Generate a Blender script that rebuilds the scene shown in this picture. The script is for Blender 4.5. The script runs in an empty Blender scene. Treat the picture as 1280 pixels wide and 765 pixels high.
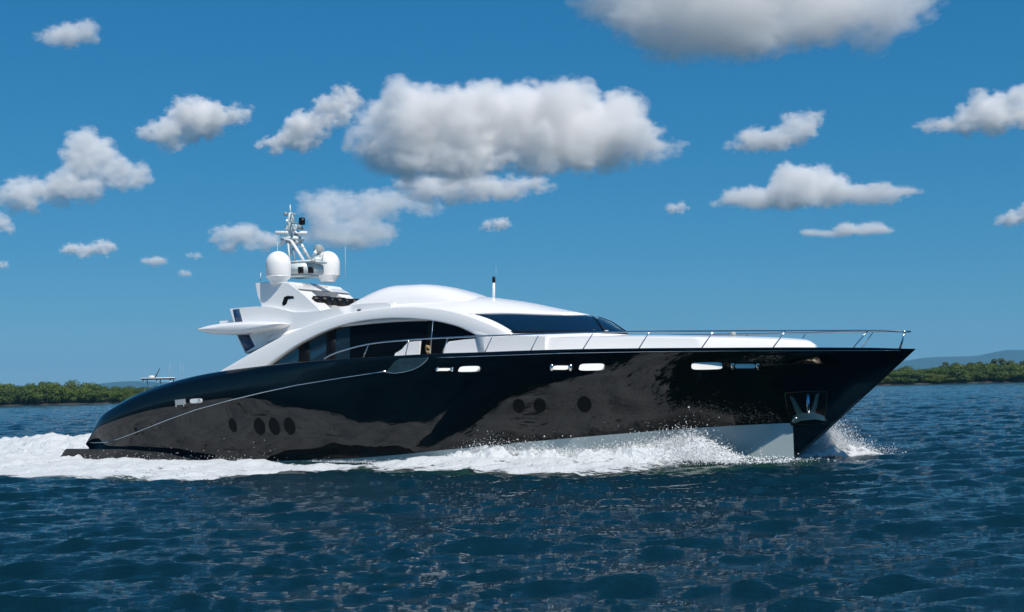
import bpy, bmesh, math, random
import numpy as np
from mathutils import Vector, Matrix, noise
from mathutils.bvhtree import BVHTree

R = math.radians
S = bpy.context.scene
COL = S.collection

# ------------------------------------------------------------------ camera
F_PX = 1600.0                      # focal length in pixels of a 1280 px wide frame
CX, CY = 640.0, 382.5
CAM_Z = 3.2
PITCH, ROLL = R(3.487), R(1.35)
fwd = Vector((0, math.cos(PITCH), math.sin(PITCH)))
up0 = Vector((0, -math.sin(PITCH), math.cos(PITCH)))
rt0 = Vector((1, 0, 0))
CR = rt0 * math.cos(ROLL) - up0 * math.sin(ROLL)
CU = rt0 * math.sin(ROLL) + up0 * math.cos(ROLL)
CPOS = Vector((0, 0, CAM_Z))
cd = bpy.data.cameras.new('camera')
cd.sensor_width = 36
cd.lens = 36 * F_PX / 1280
cd.clip_start = 0.1
cd.clip_end = 60000
cam = bpy.data.objects.new('camera', cd)
COL.objects.link(cam)
m = Matrix.Identity(4)
for i in range(3):
    m[i][0], m[i][1], m[i][2], m[i][3] = CR[i], CU[i], -fwd[i], CPOS[i]
cam.matrix_world = m
S.camera = cam

# ------------------------------------------------------------------ sky, sun, exposure
SUN_DIR = Vector((0.30, -0.44, 0.0))
SUN_EL = R(53)
SUN_DIR = Vector((SUN_DIR.x, SUN_DIR.y, 0)).normalized() * math.cos(SUN_EL) + Vector((0, 0, math.sin(SUN_EL)))
w = bpy.data.worlds.new('World')
S.world = w
w.use_nodes = True
nt = w.node_tree
nt.nodes.clear()
wo = nt.nodes.new('ShaderNodeOutputWorld')
bg = nt.nodes.new('ShaderNodeBackground')
sky = nt.nodes.new('ShaderNodeTexSky')
sky.sky_type = 'NISHITA'
sky.sun_disc = False
sky.sun_elevation = SUN_EL
sky.sun_rotation = math.atan2(SUN_DIR.x, SUN_DIR.y)
sky.air_density = 1.0
sky.dust_density = 0.0
sky.ozone_density = 3.0
sky.altitude = 0
# the photograph's polarised sky: deeper blue overhead, a gentler brightening towards the horizon
sep = nt.nodes.new('ShaderNodeSeparateColor')
cmb = nt.nodes.new('ShaderNodeCombineColor')
nt.links.new(sky.outputs[0], sep.inputs[0])
for ch, pw_, co_ in ((0, 1.356, 0.0100), (1, 0.655, 0.0886), (2, 0.530, 0.1790)):
    p_ = nt.nodes.new('ShaderNodeMath')
    p_.operation = 'POWER'
    p_.inputs[1].default_value = pw_
    m_ = nt.nodes.new('ShaderNodeMath')
    m_.operation = 'MULTIPLY'
    m_.inputs[1].default_value = co_ * 10
    nt.links.new(sep.outputs[ch], p_.inputs[0])
    nt.links.new(p_.outputs[0], m_.inputs[0])
    nt.links.new(m_.outputs[0], cmb.inputs[ch])
nt.links.new(cmb.outputs[0], bg.inputs[0])
bg.inputs[1].default_value = 0.10
nt.links.new(bg.outputs[0], wo.inputs[0])

sd = bpy.data.lights.new('sun', 'SUN')
sd.energy = 4.8
sd.angle = R(0.5)
sd.color = (1.0, 0.95, 0.88)
sun = bpy.data.objects.new('sun', sd)
COL.objects.link(sun)
sun.rotation_euler = (-SUN_DIR).to_track_quat('-Z', 'Y').to_euler()
sun.location = (0, 0, 60)

vs = S.view_settings
S.display_settings.display_device = 'sRGB'
vs.view_transform = 'Standard'
vs.look = 'None'
vs.exposure = 0.0
vs.gamma = 1.0
vs.use_curve_mapping = False
S.render.engine = 'CYCLES'
S.cycles.max_bounces = 48
S.cycles.diffuse_bounces = 3
S.cycles.glossy_bounces = 4
S.cycles.transmission_bounces = 6
S.cycles.transparent_max_bounces = 16
S.cycles.volume_bounces = 48
S.cycles.use_denoising = True
S.cycles.caustics_reflective = True
S.cycles.blur_glossy = 0.1

# ------------------------------------------------------------------ helpers
rnd = random.Random(7)


def ray(px, py):
    return (fwd * F_PX + CR * (px - CX) + CU * (CY - py)).normalized()


def at_depth(px, py, d):
    """world point seen at a pixel, d metres away along +Y"""
    r = ray(px, py)
    return CPOS + r * (d / r.y)


def on_water(px, py):
    r = ray(px, py)
    return CPOS + r * (-CAM_Z / r.z)


def link(name, me, parent=None):
    o = bpy.data.objects.new(name, me)
    COL.objects.link(o)
    if parent:
        o.parent = parent
    return o


def mesh_obj(name, verts, faces, mat, parent=None, smooth=True, mats=None, fmat=None):
    me = bpy.data.meshes.new(name)
    me.from_pydata([tuple(v) for v in verts], [], faces)
    for mm in (mats or [mat]):
        me.materials.append(mm)
    if fmat is not None:
        me.polygons.foreach_set('material_index', fmat)
    if smooth:
        me.polygons.foreach_set('use_smooth', [True] * len(me.polygons))
    me.update()
    return link(name, me, parent)


def tag(o, label=None, cat=None, group=None, kind=None):
    if label:
        o['label'] = label
    if cat:
        o['category'] = cat
    if group:
        o['group'] = group
    if kind:
        o['kind'] = kind
    return o


def empty(name, loc=(0, 0, 0), rz=0.0):
    o = bpy.data.objects.new(name, None)
    COL.objects.link(o)
    o.location = loc
    o.rotation_euler = (0, 0, rz)
    o.empty_display_size = 0.5
    return o


def material(name, color, rough=0.5, metal=0.0, ior=1.45, coat=0.0, var=0.0, var_scale=3.0, bump=0.0, bump_scale=20.0, spec=0.5):
    mt = bpy.data.materials.new(name)
    mt.use_nodes = True
    n = mt.node_tree
    b = n.nodes['Principled BSDF']
    b.inputs['Base Color'].default_value = (*color, 1)
    b.inputs['Roughness'].default_value = rough
    b.inputs['Metallic'].default_value = metal
    b.inputs['IOR'].default_value = ior
    b.inputs['Coat Weight'].default_value = coat
    b.inputs['Coat Roughness'].default_value = 0.03
    b.inputs['Specular IOR Level'].default_value = spec
    tc = n.nodes.new('ShaderNodeTexCoord')
    if var:
        nz = n.nodes.new('ShaderNodeTexNoise')
        nz.inputs['Scale'].default_value = var_scale
        nz.inputs['Detail'].default_value = 6
        n.links.new(tc.outputs['Object'], nz.inputs['Vector'])
        mx = n.nodes.new('ShaderNodeMix')
        mx.data_type = 'RGBA'
        mx.inputs[6].default_value = (*[c * (1 - var) for c in color], 1)
        mx.inputs[7].default_value = (*[min(1, c * (1 + var)) for c in color], 1)
        n.links.new(nz.outputs['Fac'], mx.inputs[0])
        n.links.new(mx.outputs[2], b.inputs['Base Color'])
    if bump:
        nz2 = n.nodes.new('ShaderNodeTexNoise')
        nz2.inputs['Scale'].default_value = bump_scale
        nz2.inputs['Detail'].default_value = 4
        n.links.new(tc.outputs['Object'], nz2.inputs['Vector'])
        bp = n.nodes.new('ShaderNodeBump')
        bp.inputs['Strength'].default_value = bump
        bp.inputs['Distance'].default_value = 0.02
        n.links.new(nz2.outputs['Fac'], bp.inputs['Height'])
        n.links.new(bp.outputs['Normal'], b.inputs['Normal'])
    return mt


def interp(x, xs, ys):
    return float(np.interp(x, xs, ys))


def smooth_interp(xs, ys):
    """monotone-ish cubic (PCHIP) through points; xs ascending"""
    xs = np.array(xs, float)
    ys = np.array(ys, float)
    h = np.diff(xs)
    d = np.diff(ys) / h
    mslope = np.zeros(len(xs))
    for i in range(1, len(xs) - 1):
        if d[i - 1] * d[i] > 0:
            w1, w2 = 2 * h[i] + h[i - 1], h[i] + 2 * h[i - 1]
            mslope[i] = (w1 + w2) / (w1 / d[i - 1] + w2 / d[i])
    mslope[0], mslope[-1] = d[0], d[-1]

    def f(x):
        x = min(max(x, xs[0]), xs[-1])
        i = int(min(np.searchsorted(xs, x, 'right') - 1, len(xs) - 2))
        t = (x - xs[i]) / h[i]
        return float((2 * t**3 - 3 * t**2 + 1) * ys[i] + (t**3 - 2 * t**2 + t) * h[i] * mslope[i]
                     + (-2 * t**3 + 3 * t**2) * ys[i + 1] + (t**3 - t**2) * h[i] * mslope[i + 1])
    return f


# boat frame: X forward from the transom, Y to starboard (towards the camera), Z up
HEAD = R(26.8)
BA = Vector((math.cos(HEAD), -math.sin(HEAD), 0))
BS = Vector((-math.sin(HEAD), -math.cos(HEAD), 0))
BLEN = 37.9
_bow = at_depth(1145, 436, 47.4)
BO = Vector((_bow.x, _bow.y, 0)) - BA * BLEN


def bw(x, y, z):
    return BO + BA * x + BS * y + Vector((0, 0, z))


def px_plane(px, py, yb):
    """pixel -> (X, Z) on the boat's vertical plane at half-breadth yb"""
    r = ray(px, py)
    t = (yb - (CPOS - BO).dot(BS)) / r.dot(BS)
    p = CPOS + r * t
    return (p - BO).dot(BA), p.z


def px_breadth(px, py, bfun):
    yb = 2.0
    for _ in range(25):
        X, Z = px_plane(px, py, yb)
        yb = bfun(X)
    return X, yb, Z


# ------------------------------------------------------------------ haze and sky clouds
def volume_mat(name, color, density, aniso):
    mt = bpy.data.materials.new(name)
    mt.use_nodes = True
    n = mt.node_tree
    n.nodes.clear()
    o = n.nodes.new('ShaderNodeOutputMaterial')
    v = n.nodes.new('ShaderNodeVolumePrincipled')
    v.inputs['Color'].default_value = (*color, 1)
    v.inputs['Density'].default_value = density
    v.inputs['Anisotropy'].default_value = aniso
    n.links.new(v.outputs[0], o.inputs['Volume'])
    mt.cycles.homogeneous_volume = True
    return mt


HX = 9600.0
hz = mesh_obj('haze', [(x, y, z) for z in (-3.0, 260.0) for y in (-HX, HX) for x in (-HX, HX)],
              [(0, 2, 3, 1), (4, 5, 7, 6), (0, 1, 5, 4), (2, 6, 7, 3), (0, 4, 6, 2), (1, 3, 7, 5)],
              volume_mat('haze_air', (0.24, 0.64, 0.95), 0.8e-4, 0.0), smooth=False)
tag(hz, 'thin blue sea haze softening the far hills', 'haze', kind='stuff')

CLOUD_BASE = 950.0
ERODE = 2.4


def fbm(p, octs):
    v, a = 0.0, 1.0
    q = Vector(p)
    for _ in range(octs):
        v += a * noise.noise(q)
        q = q * 2.07 + Vector((3.1, 1.7, 5.3))
        a *= 0.52
    return v


def cloud(puffs, label, tau=5.0, seed=0, group=None, rough=1.0):
    """a cumulus: ellipses in the picture become clumps of puffs at the cloud's own distance"""
    rg = random.Random(seed)
    puffs = [(p[0], p[1], p[2] * 1.10, p[3] * 1.16) for p in puffs]
    ybot = max(p[1] + p[3] * 0.8 for p in puffs)
    cx = sum(p[0] for p in puffs) / len(puffs)
    rb = ray(cx, ybot)
    D = min(CLOUD_BASE / max(rb.z / rb.y, 0.03), 14000)
    k = D / F_PX
    big = max(p[2] for p in puffs) * k
    c0 = at_depth(cx, ybot, D)
    bm = bmesh.new()
    for (px, py, rx, ry) in puffs:
        c = at_depth(px, py, D)
        n = int(12 + 26 * min(1, rx / 60))
        for i in range(n):
            a = rg.random() * 6.283
            q = math.sqrt(rg.random()) * 0.8
            dx, dz = math.cos(a) * q, math.sin(a) * q
            s = rg.uniform(0.36, 0.6) * (1.1 - 0.5 * q)
            dy = rg.uniform(-1, 1) * 0.5
            r3 = Vector((max(rx * 0.6, ry) * s * k * 1.15, max(ry, rx * 0.5) * s * k * 1.2, ry * s * k * 1.2))
            ctr = c + CR * (dx * rx * k) + CU * (dz * ry * k) + Vector((0, dy * rx * k * 0.6, 0)) - c0
            bmesh.ops.create_icosphere(bm, subdivisions=2, radius=1.0,
                                       matrix=Matrix.Translation(ctr) @ Matrix.Diagonal((*r3, 1)))
    me = bpy.data.meshes.new('cloud')
    bm.to_mesh(me)
    bm.free()
    o = link('cloud', me)
    o.location = c0
    vox = max(2.0 * k, big / 60)
    md = o.modifiers.new('union', 'REMESH')
    md.mode = 'VOXEL'
    md.voxel_size = vox
    dg = bpy.context.evaluated_depsgraph_get()
    dg.update()
    me2 = bpy.data.meshes.new_from_object(o.evaluated_get(dg))
    o.modifiers.clear()
    o.data = me2
    bpy.data.meshes.remove(me)
    depth = big * 1.1
    # the hull is filled with vapour: dense inside, thinning over a soft rim, torn by turbulence
    g = bpy.data.node_groups.new('cloud_fill', 'GeometryNodeTree')
    g.interface.new_socket('Geometry', in_out='INPUT', socket_type='NodeSocketGeometry')
    g.interface.new_socket('Geometry', in_out='OUTPUT', socket_type='NodeSocketGeometry')
    gi, go = g.nodes.new('NodeGroupInput'), g.nodes.new('NodeGroupOutput')
    mv = g.nodes.new('GeometryNodeMeshToVolume')
    mv.resolution_mode = 'VOXEL_SIZE'
    mv.inputs['Density'].default_value = 1.0
    mv.inputs['Voxel Size'].default_value = max(1.6 * k, big / 70)
    thin = min(p[3] for p in puffs) * k
    mean = sum(p[3] for p in puffs) / len(puffs) * k
    mv.inputs['Interior Band Width'].default_value = mean * 0.7
    sm = g.nodes.new('GeometryNodeSetMaterial')
    oi = g.nodes.new('GeometryNodeObjectInfo')
    oi.inputs['Object'].default_value = o
    g.links.new(oi.outputs['Geometry'], mv.inputs[0])
    g.links.new(mv.outputs[0], sm.inputs[0])
    g.links.new(sm.outputs[0], go.inputs[0])
    vm = bpy.data.materials.new('cloud_vapour')
    vm.use_nodes = True
    n = vm.node_tree
    n.nodes.clear()
    om = n.nodes.new('ShaderNodeOutputMaterial')
    vp = n.nodes.new('ShaderNodeVolumePrincipled')
    vp.inputs['Color'].default_value = (1.0, .988, .975, 1)
    vp.inputs['Density Attribute'].default_value = ''
    vp.inputs['Anisotropy'].default_value = -0.32
    at = n.nodes.new('ShaderNodeAttribute')
    at.attribute_name = 'density'
    tc = n.nodes.new('ShaderNodeTexCoord')
    mp = n.nodes.new('ShaderNodeMapping')
    mp.inputs['Location'].default_value = (seed * 3.7, seed * 1.3, 0)
    mp.inputs['Scale'].default_value = (1, 1, 1.5)
    nz = n.nodes.new('ShaderNodeTexNoise')
    nz.inputs['Scale'].default_value = 1.9 / mean
    nz.inputs['Detail'].default_value = 8
    nz.inputs['Roughness'].default_value = 0.6
    ad = n.nodes.new('ShaderNodeMath')
    ad.operation = 'MULTIPLY_ADD'
    ad.inputs[1].default_value = ERODE
    mr = n.nodes.new('ShaderNodeMapRange')
    mr.inputs['From Min'].default_value = 0.0
    mr.inputs['From Max'].default_value = 0.6
    mr.inputs['To Min'].default_value = 0.0
    mr.inputs['To Max'].default_value = 1.0 * tau / depth
    sb = n.nodes.new('ShaderNodeMath')
    sb.operation = 'SUBTRACT'
    sb.inputs[1].default_value = 0.535 * ERODE
    gt = n.nodes.new('ShaderNodeMath')
    gt.operation = 'MULTIPLY'
    st = n.nodes.new('ShaderNodeMath')
    st.operation = 'GREATER_THAN'
    st.inputs[1].default_value = 0.002
    n.links.new(tc.outputs['Object'], mp.inputs[0])
    n.links.new(mp.outputs[0], nz.inputs['Vector'])
    n.links.new(nz.outputs['Fac'], ad.inputs[0])
    n.links.new(at.outputs['Fac'], ad.inputs[2])
    n.links.new(ad.outputs[0], sb.inputs[0])
    n.links.new(sb.outputs[0], mr.inputs['Value'])
    n.links.new(at.outputs['Fac'], st.inputs[0])
    n.links.new(mr.outputs[0], gt.inputs[0])
    n.links.new(st.outputs[0], gt.inputs[1])
    n.links.new(gt.outputs[0], vp.inputs['Density'])
    n.links.new(vp.outputs[0], om.inputs['Volume'])
    sm.inputs['Material'].default_value = vm
    # the puff outline only shapes the vapour: it is never part of the scene itself
    COL.objects.unlink(o)
    o.name = 'cloud_outline'
    o.location = (0, 0, 0)
    vd = bpy.data.volumes.new('cloud')
    vd.materials.append(vm)
    o = bpy.data.objects.new('cloud', vd)
    COL.objects.link(o)
    o.location = c0
    o.modifiers.new('fill', 'NODES').node_group = g
    tag(o, label, 'cloud', group)
    return o


CLOUDS = [
    ([(520, 165, 82, 52), (620, 150, 100, 46), (720, 160, 105, 52), (800, 182, 54, 22), (838, 186, 28, 10), (450, 168, 22, 26), (560, 200, 90, 24), (650, 205, 55, 14)],
     'largest white cumulus cloud, in the middle of the sky above the yacht', 8),
    ([(780, 15, 78, 34), (900, 25, 140, 44), (1050, 15, 112, 40), (1125, 3, 55, 24), (930, 60, 62, 18), (900, -35, 200, 40)],
     'broad grey-bottomed cloud cut off by the top of the picture', 7),
    ([(1240, 142, 50, 26), (1195, 157, 52, 9), (1285, 132, 42, 26), (1320, 140, 40, 25)],
     'white wedge-shaped cloud cut by the right edge of the picture', 6),
    ([(962, 174, 46, 14), (995, 162, 26, 19), (930, 182, 28, 8), (1017, 149, 13, 13)],
     'small cloud rising to a knob at right, above the long peaked cloud', 5),
    ([(1010, 234, 56, 26), (960, 248, 60, 13), (1080, 243, 62, 12), (1122, 240, 32, 6), (905, 255, 20, 5)],
     'long peaked white cloud with a flat base right of the largest cloud', 6),
    ([(1078, 287, 40, 8), (1032, 291, 36, 5)], 'thin flat cloud streak under the long peaked cloud', 4),
    ([(1268, 274, 30, 9), (1290, 264, 26, 15)], 'low cloud scrap at the right edge above the wooded shore', 5),
    ([(846, 260, 17, 8)], 'tiny round puff left of the long peaked cloud', 3),
    ([(621, 280, 17, 9), (611, 284, 14, 7)], 'small round puff just under the tail of the largest cloud', 4),
    ([(348, 183, 30, 11), (374, 168, 30, 21), (392, 154, 28, 18), (412, 141, 28, 19), (436, 123, 24, 15)],
     'slanting cloud climbing to the right, beside the largest cloud', 5),
    ([(205, 166, 38, 17), (245, 150, 46, 24), (290, 143, 30, 13), (217, 181, 24, 9)],
     'leaf-shaped cloud left of the slanting cloud', 6),
    ([(110, 196, 32, 30), (152, 219, 38, 20), (92, 236, 50, 20), (36, 242, 38, 22), (15, 250, 30, 11)],
     'heaped cloud with a grey shoulder near the left edge', 5),
    ([(2, 278, 19, 14)], 'faint puff cut by the left edge under the heaped cloud', 2.5),
    ([(84, 44, 40, 14), (106, 36, 22, 12), (55, 49, 18, 5)], 'small faint cloud high in the upper left corner', 3),
    ([(102, 313, 25, 9), (130, 309, 17, 10)], 'small flat-based puff over the left wooded shore', 5),
    ([(298, 298, 36, 17), (330, 300, 28, 14)], 'low cloud just left of the mast', 4),
    ([(415, 262, 52, 24), (470, 257, 50, 21), (520, 258, 36, 14), (435, 294, 62, 18), (475, 292, 34, 13)],
     'soft grey cloud bank behind the mast', 3),
    ([(540, 238, 48, 19), (585, 234, 50, 18), (625, 236, 48, 17), (665, 231, 32, 12)], 'flat cloud lying along the base of the largest cloud', 4),
    ([(192, 327, 20, 6)], 'thin wisp above the fishing boat', 3),
    ([(230, 342, 11, 5)], 'tiny wisp right beside the thin wisp left of the mast, lower', 2.5),
    ([(243, 319, 12, 5)], 'faint small wisp close left of the low cloud by the mast', 2),
    ([(5, 331, 9, 5)], 'tiny faint puff at the left edge low over the trees', 2.5),
]
for i, (pf, lb, tau) in enumerate(CLOUDS):
    cloud(pf, lb, tau, seed=i + 3)
S.cycles.volume_max_steps = 256
S.cycles.volume_step_rate = 1.0

# ------------------------------------------------------------------ water
def wave_field(x, y, spacing, seed=11):
    rg = np.random.RandomState(seed)
    z = np.zeros_like(x)
    dx = np.zeros_like(x)
    dy = np.zeros_like(x)
    N = 150
    lam = np.exp(rg.uniform(math.log(0.26), math.log(6.0), N))
    ang = R(-76) + rg.normal(0, 0.40, N)
    ph = rg.uniform(0, 6.283, N)
    gust = 0.95 + 0.6 * (0.5 + 0.25 * (np.sin(x * .21 + y * .13 + 1.0) + np.sin(x * -.11 + y * .27 + 2.1 + 1.3 * np.sin(x * .07)))) - .25
    ka = 0.032 * np.where(lam > 1.5, (1.6 / lam) ** 0.95, 1.0)
    for i in range(N):
        k = 2 * math.pi / lam[i]
        a = ka[i] / k
        cx_, cy_ = math.cos(ang[i]), math.sin(ang[i])
        t = k * (cx_ * x + cy_ * y) + ph[i]
        att = np.clip((lam[i] / spacing - 1.6) / 1.6, 0, 1) * (gust if lam[i] < 1.5 else 1.0)
        z += a * att * np.cos(t)
        s = a * att * np.sin(t)
        dx -= cx_ * s
        dy -= cy_ * s
    # patches of stronger and weaker ripple
    return z, dx, dy


def boat_coords(x, y):
    rx, ry = x - BO.x, y - BO.y
    return rx * BA.x + ry * BA.y, rx * BS.x + ry * BS.y


def water_half_beam(X):
    return np.interp(X, [-3, 0, 3, 8, 14, 18, 20.5, 24, 29, 32, 33.6, 36], [2.5, 2.75, 3.25, 3.4, 3.5, 3.45, 3.2, 2.4, 1.55, .7, .05, 0])


def ship_wave(x, y):
    X, Y = boat_coords(x, y)
    side = np.abs(Y) - water_half_beam(X)
    on = np.clip((34.5 - X) / 6, 0, 1) * np.clip((X + 40) / 20, 0, 1)
    crest = 0.4 + np.clip(33 - X, 0, 80) * 0.085
    wd = 0.45 + np.clip(33 - X, 0, 80) * 0.03
    amp_ = np.interp(X, [0, 16, 24, 30], [.10, .10, .22, .30])
    h = amp_ * np.exp(-((side - crest) / wd) ** 2) - 0.5 * amp_ * np.exp(-((side - crest - 2.0 * wd) / (wd * 1.2)) ** 2)
    h = h * on
    aft = np.clip((-X) / 6, 0, 1) * np.exp(-np.clip(-X, 0, 99) / 30)
    h += aft * 0.5 * np.exp(-(Y / 2.6) ** 2)
    return h


dr = [1.2]
while dr[-1] < 9000:
    r_ = dr[-1]
    dr.append(r_ + max(0.085, 0.0032 * r_ if r_ < 400 else 0.02 * r_))
rad = np.array(dr)
th_f = np.arange(-26.0, 26.0001, 0.055)
th_o = np.arange(26.8, 333.3, 1.15)
th = np.radians(np.concatenate([th_f, th_o]))
dth = np.radians(np.concatenate([np.full(len(th_f), 0.055), np.full(len(th_o), 1.15)]))
nr, na = len(rad), len(th)
RR, TT = np.meshgrid(rad, th, indexing='ij')
x = (RR * np.sin(TT)).ravel()
y = (RR * np.cos(TT)).ravel()
sp = np.maximum(np.gradient(rad)[:, None], RR * dth[None, :]).ravel()
z, dx, dy = wave_field(x, y, sp)
z = z + ship_wave(x, y)
co = np.stack([x + dx, y + dy, z], 1)
co = np.concatenate([co, [[0, 0, 0]]])
i_ = np.arange(nr - 1)[:, None]
j_ = np.arange(na)[None, :]
a = (i_ * na + j_).ravel()
b = (i_ * na + (j_ + 1) % na).ravel()
c = ((i_ + 1) * na + (j_ + 1) % na).ravel()
d = ((i_ + 1) * na + j_).ravel()
quads = np.stack([a, d, c, b], 1)
cen = len(co) - 1
jj = np.arange(na)
tris = np.stack([np.full(na, cen), jj, (jj + 1) % na], 1)
me = bpy.data.meshes.new('water')
me.vertices.add(len(co))
me.vertices.foreach_set('co', co.ravel())
nl = quads.size + tris.size
me.loops.add(nl)
me.loops.foreach_set('vertex_index', np.concatenate([quads.ravel(), tris.ravel()]).astype(np.int32))
npoly = len(quads) + len(tris)
me.polygons.add(npoly)
ls = np.concatenate([np.arange(len(quads)) * 4, quads.size + np.arange(len(tris)) * 3])
me.polygons.foreach_set('loop_start', ls.astype(np.int32))
me.polygons.foreach_set('use_smooth', np.ones(npoly, bool))
me.update(calc_edges=True)
me.validate()
wm = material('sea_water', (0.002, 0.017, 0.026), rough=0.0, ior=1.333)
n = wm.node_tree
bs = n.nodes['Principled BSDF']
tc = n.nodes['Texture Coordinate']
nz = n.nodes.new('ShaderNodeTexNoise')
nz.inputs['Scale'].default_value = 5.5
nz.inputs['Detail'].default_value = 5
nz.inputs['Roughness'].default_value = 0.6
mp = n.nodes.new('ShaderNodeMapping')
mp.inputs['Rotation'].default_value = (0, 0, R(-16))
mp.inputs['Scale'].default_value = (0.5, 1.7, 1)
n.links.new(tc.outputs['Object'], mp.inputs[0])
n.links.new(mp.outputs[0], nz.inputs['Vector'])
bp = n.nodes.new('ShaderNodeBump')
bp.inputs['Strength'].default_value = 1.0
bp.inputs['Distance'].default_value = 0.08
n.links.new(nz.outputs['Fac'], bp.inputs['Height'])
n.links.new(bp.outputs['Normal'], bs.inputs['Normal'])
# water churned full of air round the wake is paler and greener
Xb_, Yb_ = boat_coords(co[:, 0], co[:, 1])
lim_ = np.where(Yb_ > 0, np.interp(Xb_, [-40, 14, 17, 24, 30, 33, 34.5], [13, 13, 7.2, 8.6, 8.4, 5, -1]), np.interp(Xb_, [-40, 14, 33, 34.5], [8, 6, 3, -1]))
aer = np.clip((lim_ - np.abs(Yb_)) / 1.6 + .75, 0, 1) * np.clip((Xb_ + 60) / 30, 0, 1)
at_ = me.attributes.new('aerated', 'FLOAT', 'POINT')
at_.data.foreach_set('value', aer.astype(np.float32))
an_ = n.nodes.new('ShaderNodeAttribute')
an_.attribute_name = 'aerated'
nz3 = n.nodes.new('ShaderNodeTexNoise')
nz3.inputs['Scale'].default_value = 0.9
nz3.inputs['Detail'].default_value = 5
n.links.new(tc.outputs['Object'], nz3.inputs['Vector'])
ml_ = n.nodes.new('ShaderNodeMath')
ml_.operation = 'MULTIPLY'
n.links.new(an_.outputs['Fac'], ml_.inputs[0])
n.links.new(nz3.outputs['Fac'], ml_.inputs[1])
mx_ = n.nodes.new('ShaderNodeMix')
mx_.data_type = 'RGBA'
mx_.inputs[6].default_value = (0.002, 0.017, 0.026, 1)
mx_.inputs[7].default_value = (0.014, 0.045, 0.026, 1)
n.links.new(ml_.outputs[0], mx_.inputs[0])
n.links.new(mx_.outputs[2], bs.inputs['Base Color'])
me.materials.append(wm)
water = link('water', me)
tag(water, 'dark blue choppy sea water', None, kind='structure')

# ------------------------------------------------------------------ far hills and the wooded shore
def hill(pts, d, thick, mat):
    """ridge line (pixels) at distance d, with a real body sloping away to both sides"""
    xs = [p[0] for p in pts]
    f = smooth_interp(xs, [p[1] for p in pts])
    V, Fc = [], []
    n_, m_ = 90, 9
    for i in range(n_):
        px = xs[0] + (xs[-1] - xs[0]) * i / (n_ - 1)
        top = at_depth(px, f(px), d)
        for j in range(m_):
            q = j / (m_ - 1) * 2 - 1
            hgt = math.cos(q * math.pi / 2) ** 1.2 if abs(q) < 1 else 0
            zz = top.z * hgt * (1 + 0.12 * noise.noise(Vector((px * .03, q * 3, 2))) * (1 - hgt) * 3) - 2.0
            V.append((top.x + q * 60 * noise.noise(Vector((px * .02, q, 7))), top.y + q * thick, zz))
    for i in range(n_ - 1):
        for j in range(m_ - 1):
            a_ = i * m_ + j
            Fc.append((a_, a_ + m_, a_ + m_ + 1, a_ + 1))
    return mesh_obj('hills', V, Fc, mat)


M_hill = material('hill_forest', (0.020, 0.045, 0.035), rough=0.95, var=0.4, var_scale=0.004)
tag(hill([(840, 478), (900, 472), (950, 467), (1000, 462), (1060, 456), (1110, 452), (1135, 450), (1154, 447), (1182, 445.5), (1218, 444.6), (1237, 441), (1262, 437), (1300, 437), (1360, 432), (1440, 440)], 8200, 700, M_hill), kind='structure')
tag(hill([(60, 492), (100, 482), (126, 479), (142, 477.2), (168, 476), (200, 477), (260, 482), (330, 486)], 7800, 600, M_hill), kind='structure')

M_mud = material('shore_mud', (0.05, 0.045, 0.035), rough=0.95, var=0.3, var_scale=0.3)


def shore(x0, x1, d0):
    V, Fc = [], []
    n_ = 60
    for i in range(n_):
        px = x0 + (x1 - x0) * i / (n_ - 1)
        for j, (dd, zz) in enumerate([(-2, -0.6), (2, 0.25), (10, 0.7), (60, 1.0), (90, -1)]):
            p = at_depth(px, 480, d0 + dd + 3 * noise.noise(Vector((px * .03, j, 1))))
            V.append((p.x, p.y, zz))
    for i in range(n_ - 1):
        for j in range(4):
            a_ = i * 5 + j
            Fc.append((a_, a_ + 5, a_ + 6, a_ + 1))
    return mesh_obj('shore', V, Fc, M_mud)


tag(shore(-170, 330, 424), kind='structure')
tag(shore(980, 1450, 424), kind='structure')


def leaf_mat(name, c0, c1):
    mt = bpy.data.materials.new(name)
    mt.use_nodes = True
    n = mt.node_tree
    b = n.nodes['Principled BSDF']
    b.inputs['Roughness'].default_value = 0.6
    b.inputs['Specular IOR Level'].default_value = 0.3
    tc = n.nodes.new('ShaderNodeTexCoord')
    nz = n.nodes.new('ShaderNodeTexNoise')
    nz.inputs['Scale'].default_value = 0.8
    nz.inputs['Detail'].default_value = 5
    oi = n.nodes.new('ShaderNodeObjectInfo')
    ad = n.nodes.new('ShaderNodeMath')
    ad.operation = 'MULTIPLY_ADD'
    ad.inputs[1].default_value = 0.45
    n.links.new(oi.outputs['Random'], ad.inputs[0])
    n.links.new(nz.outputs['Fac'], ad.inputs[2])
    n.links.new(tc.outputs['Object'], nz.inputs['Vector'])
    rp = n.nodes.new('ShaderNodeValToRGB')
    rp.color_ramp.elements[0].position = 0.4
    rp.color_ramp.elements[0].color = (*c0, 1)
    rp.color_ramp.elements[1].position = 0.95
    rp.color_ramp.elements[1].color = (*c1, 1)
    n.links.new(ad.outputs[0], rp.inputs[0])
    n.links.new(rp.outputs[0], b.inputs['Base Color'])
    return mt


M_leaf = leaf_mat('mangrove_leaves', (0.022, 0.056, 0.005), (0.085, 0.118, 0.012))
M_leaf2 = leaf_mat('gum_leaves', (0.03, 0.055, 0.02), (0.07, 0.09, 0.03))
M_bark = material('bark', (0.20, 0.17, 0.14), rough=0.9, var=0.4, var_scale=2)


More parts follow.
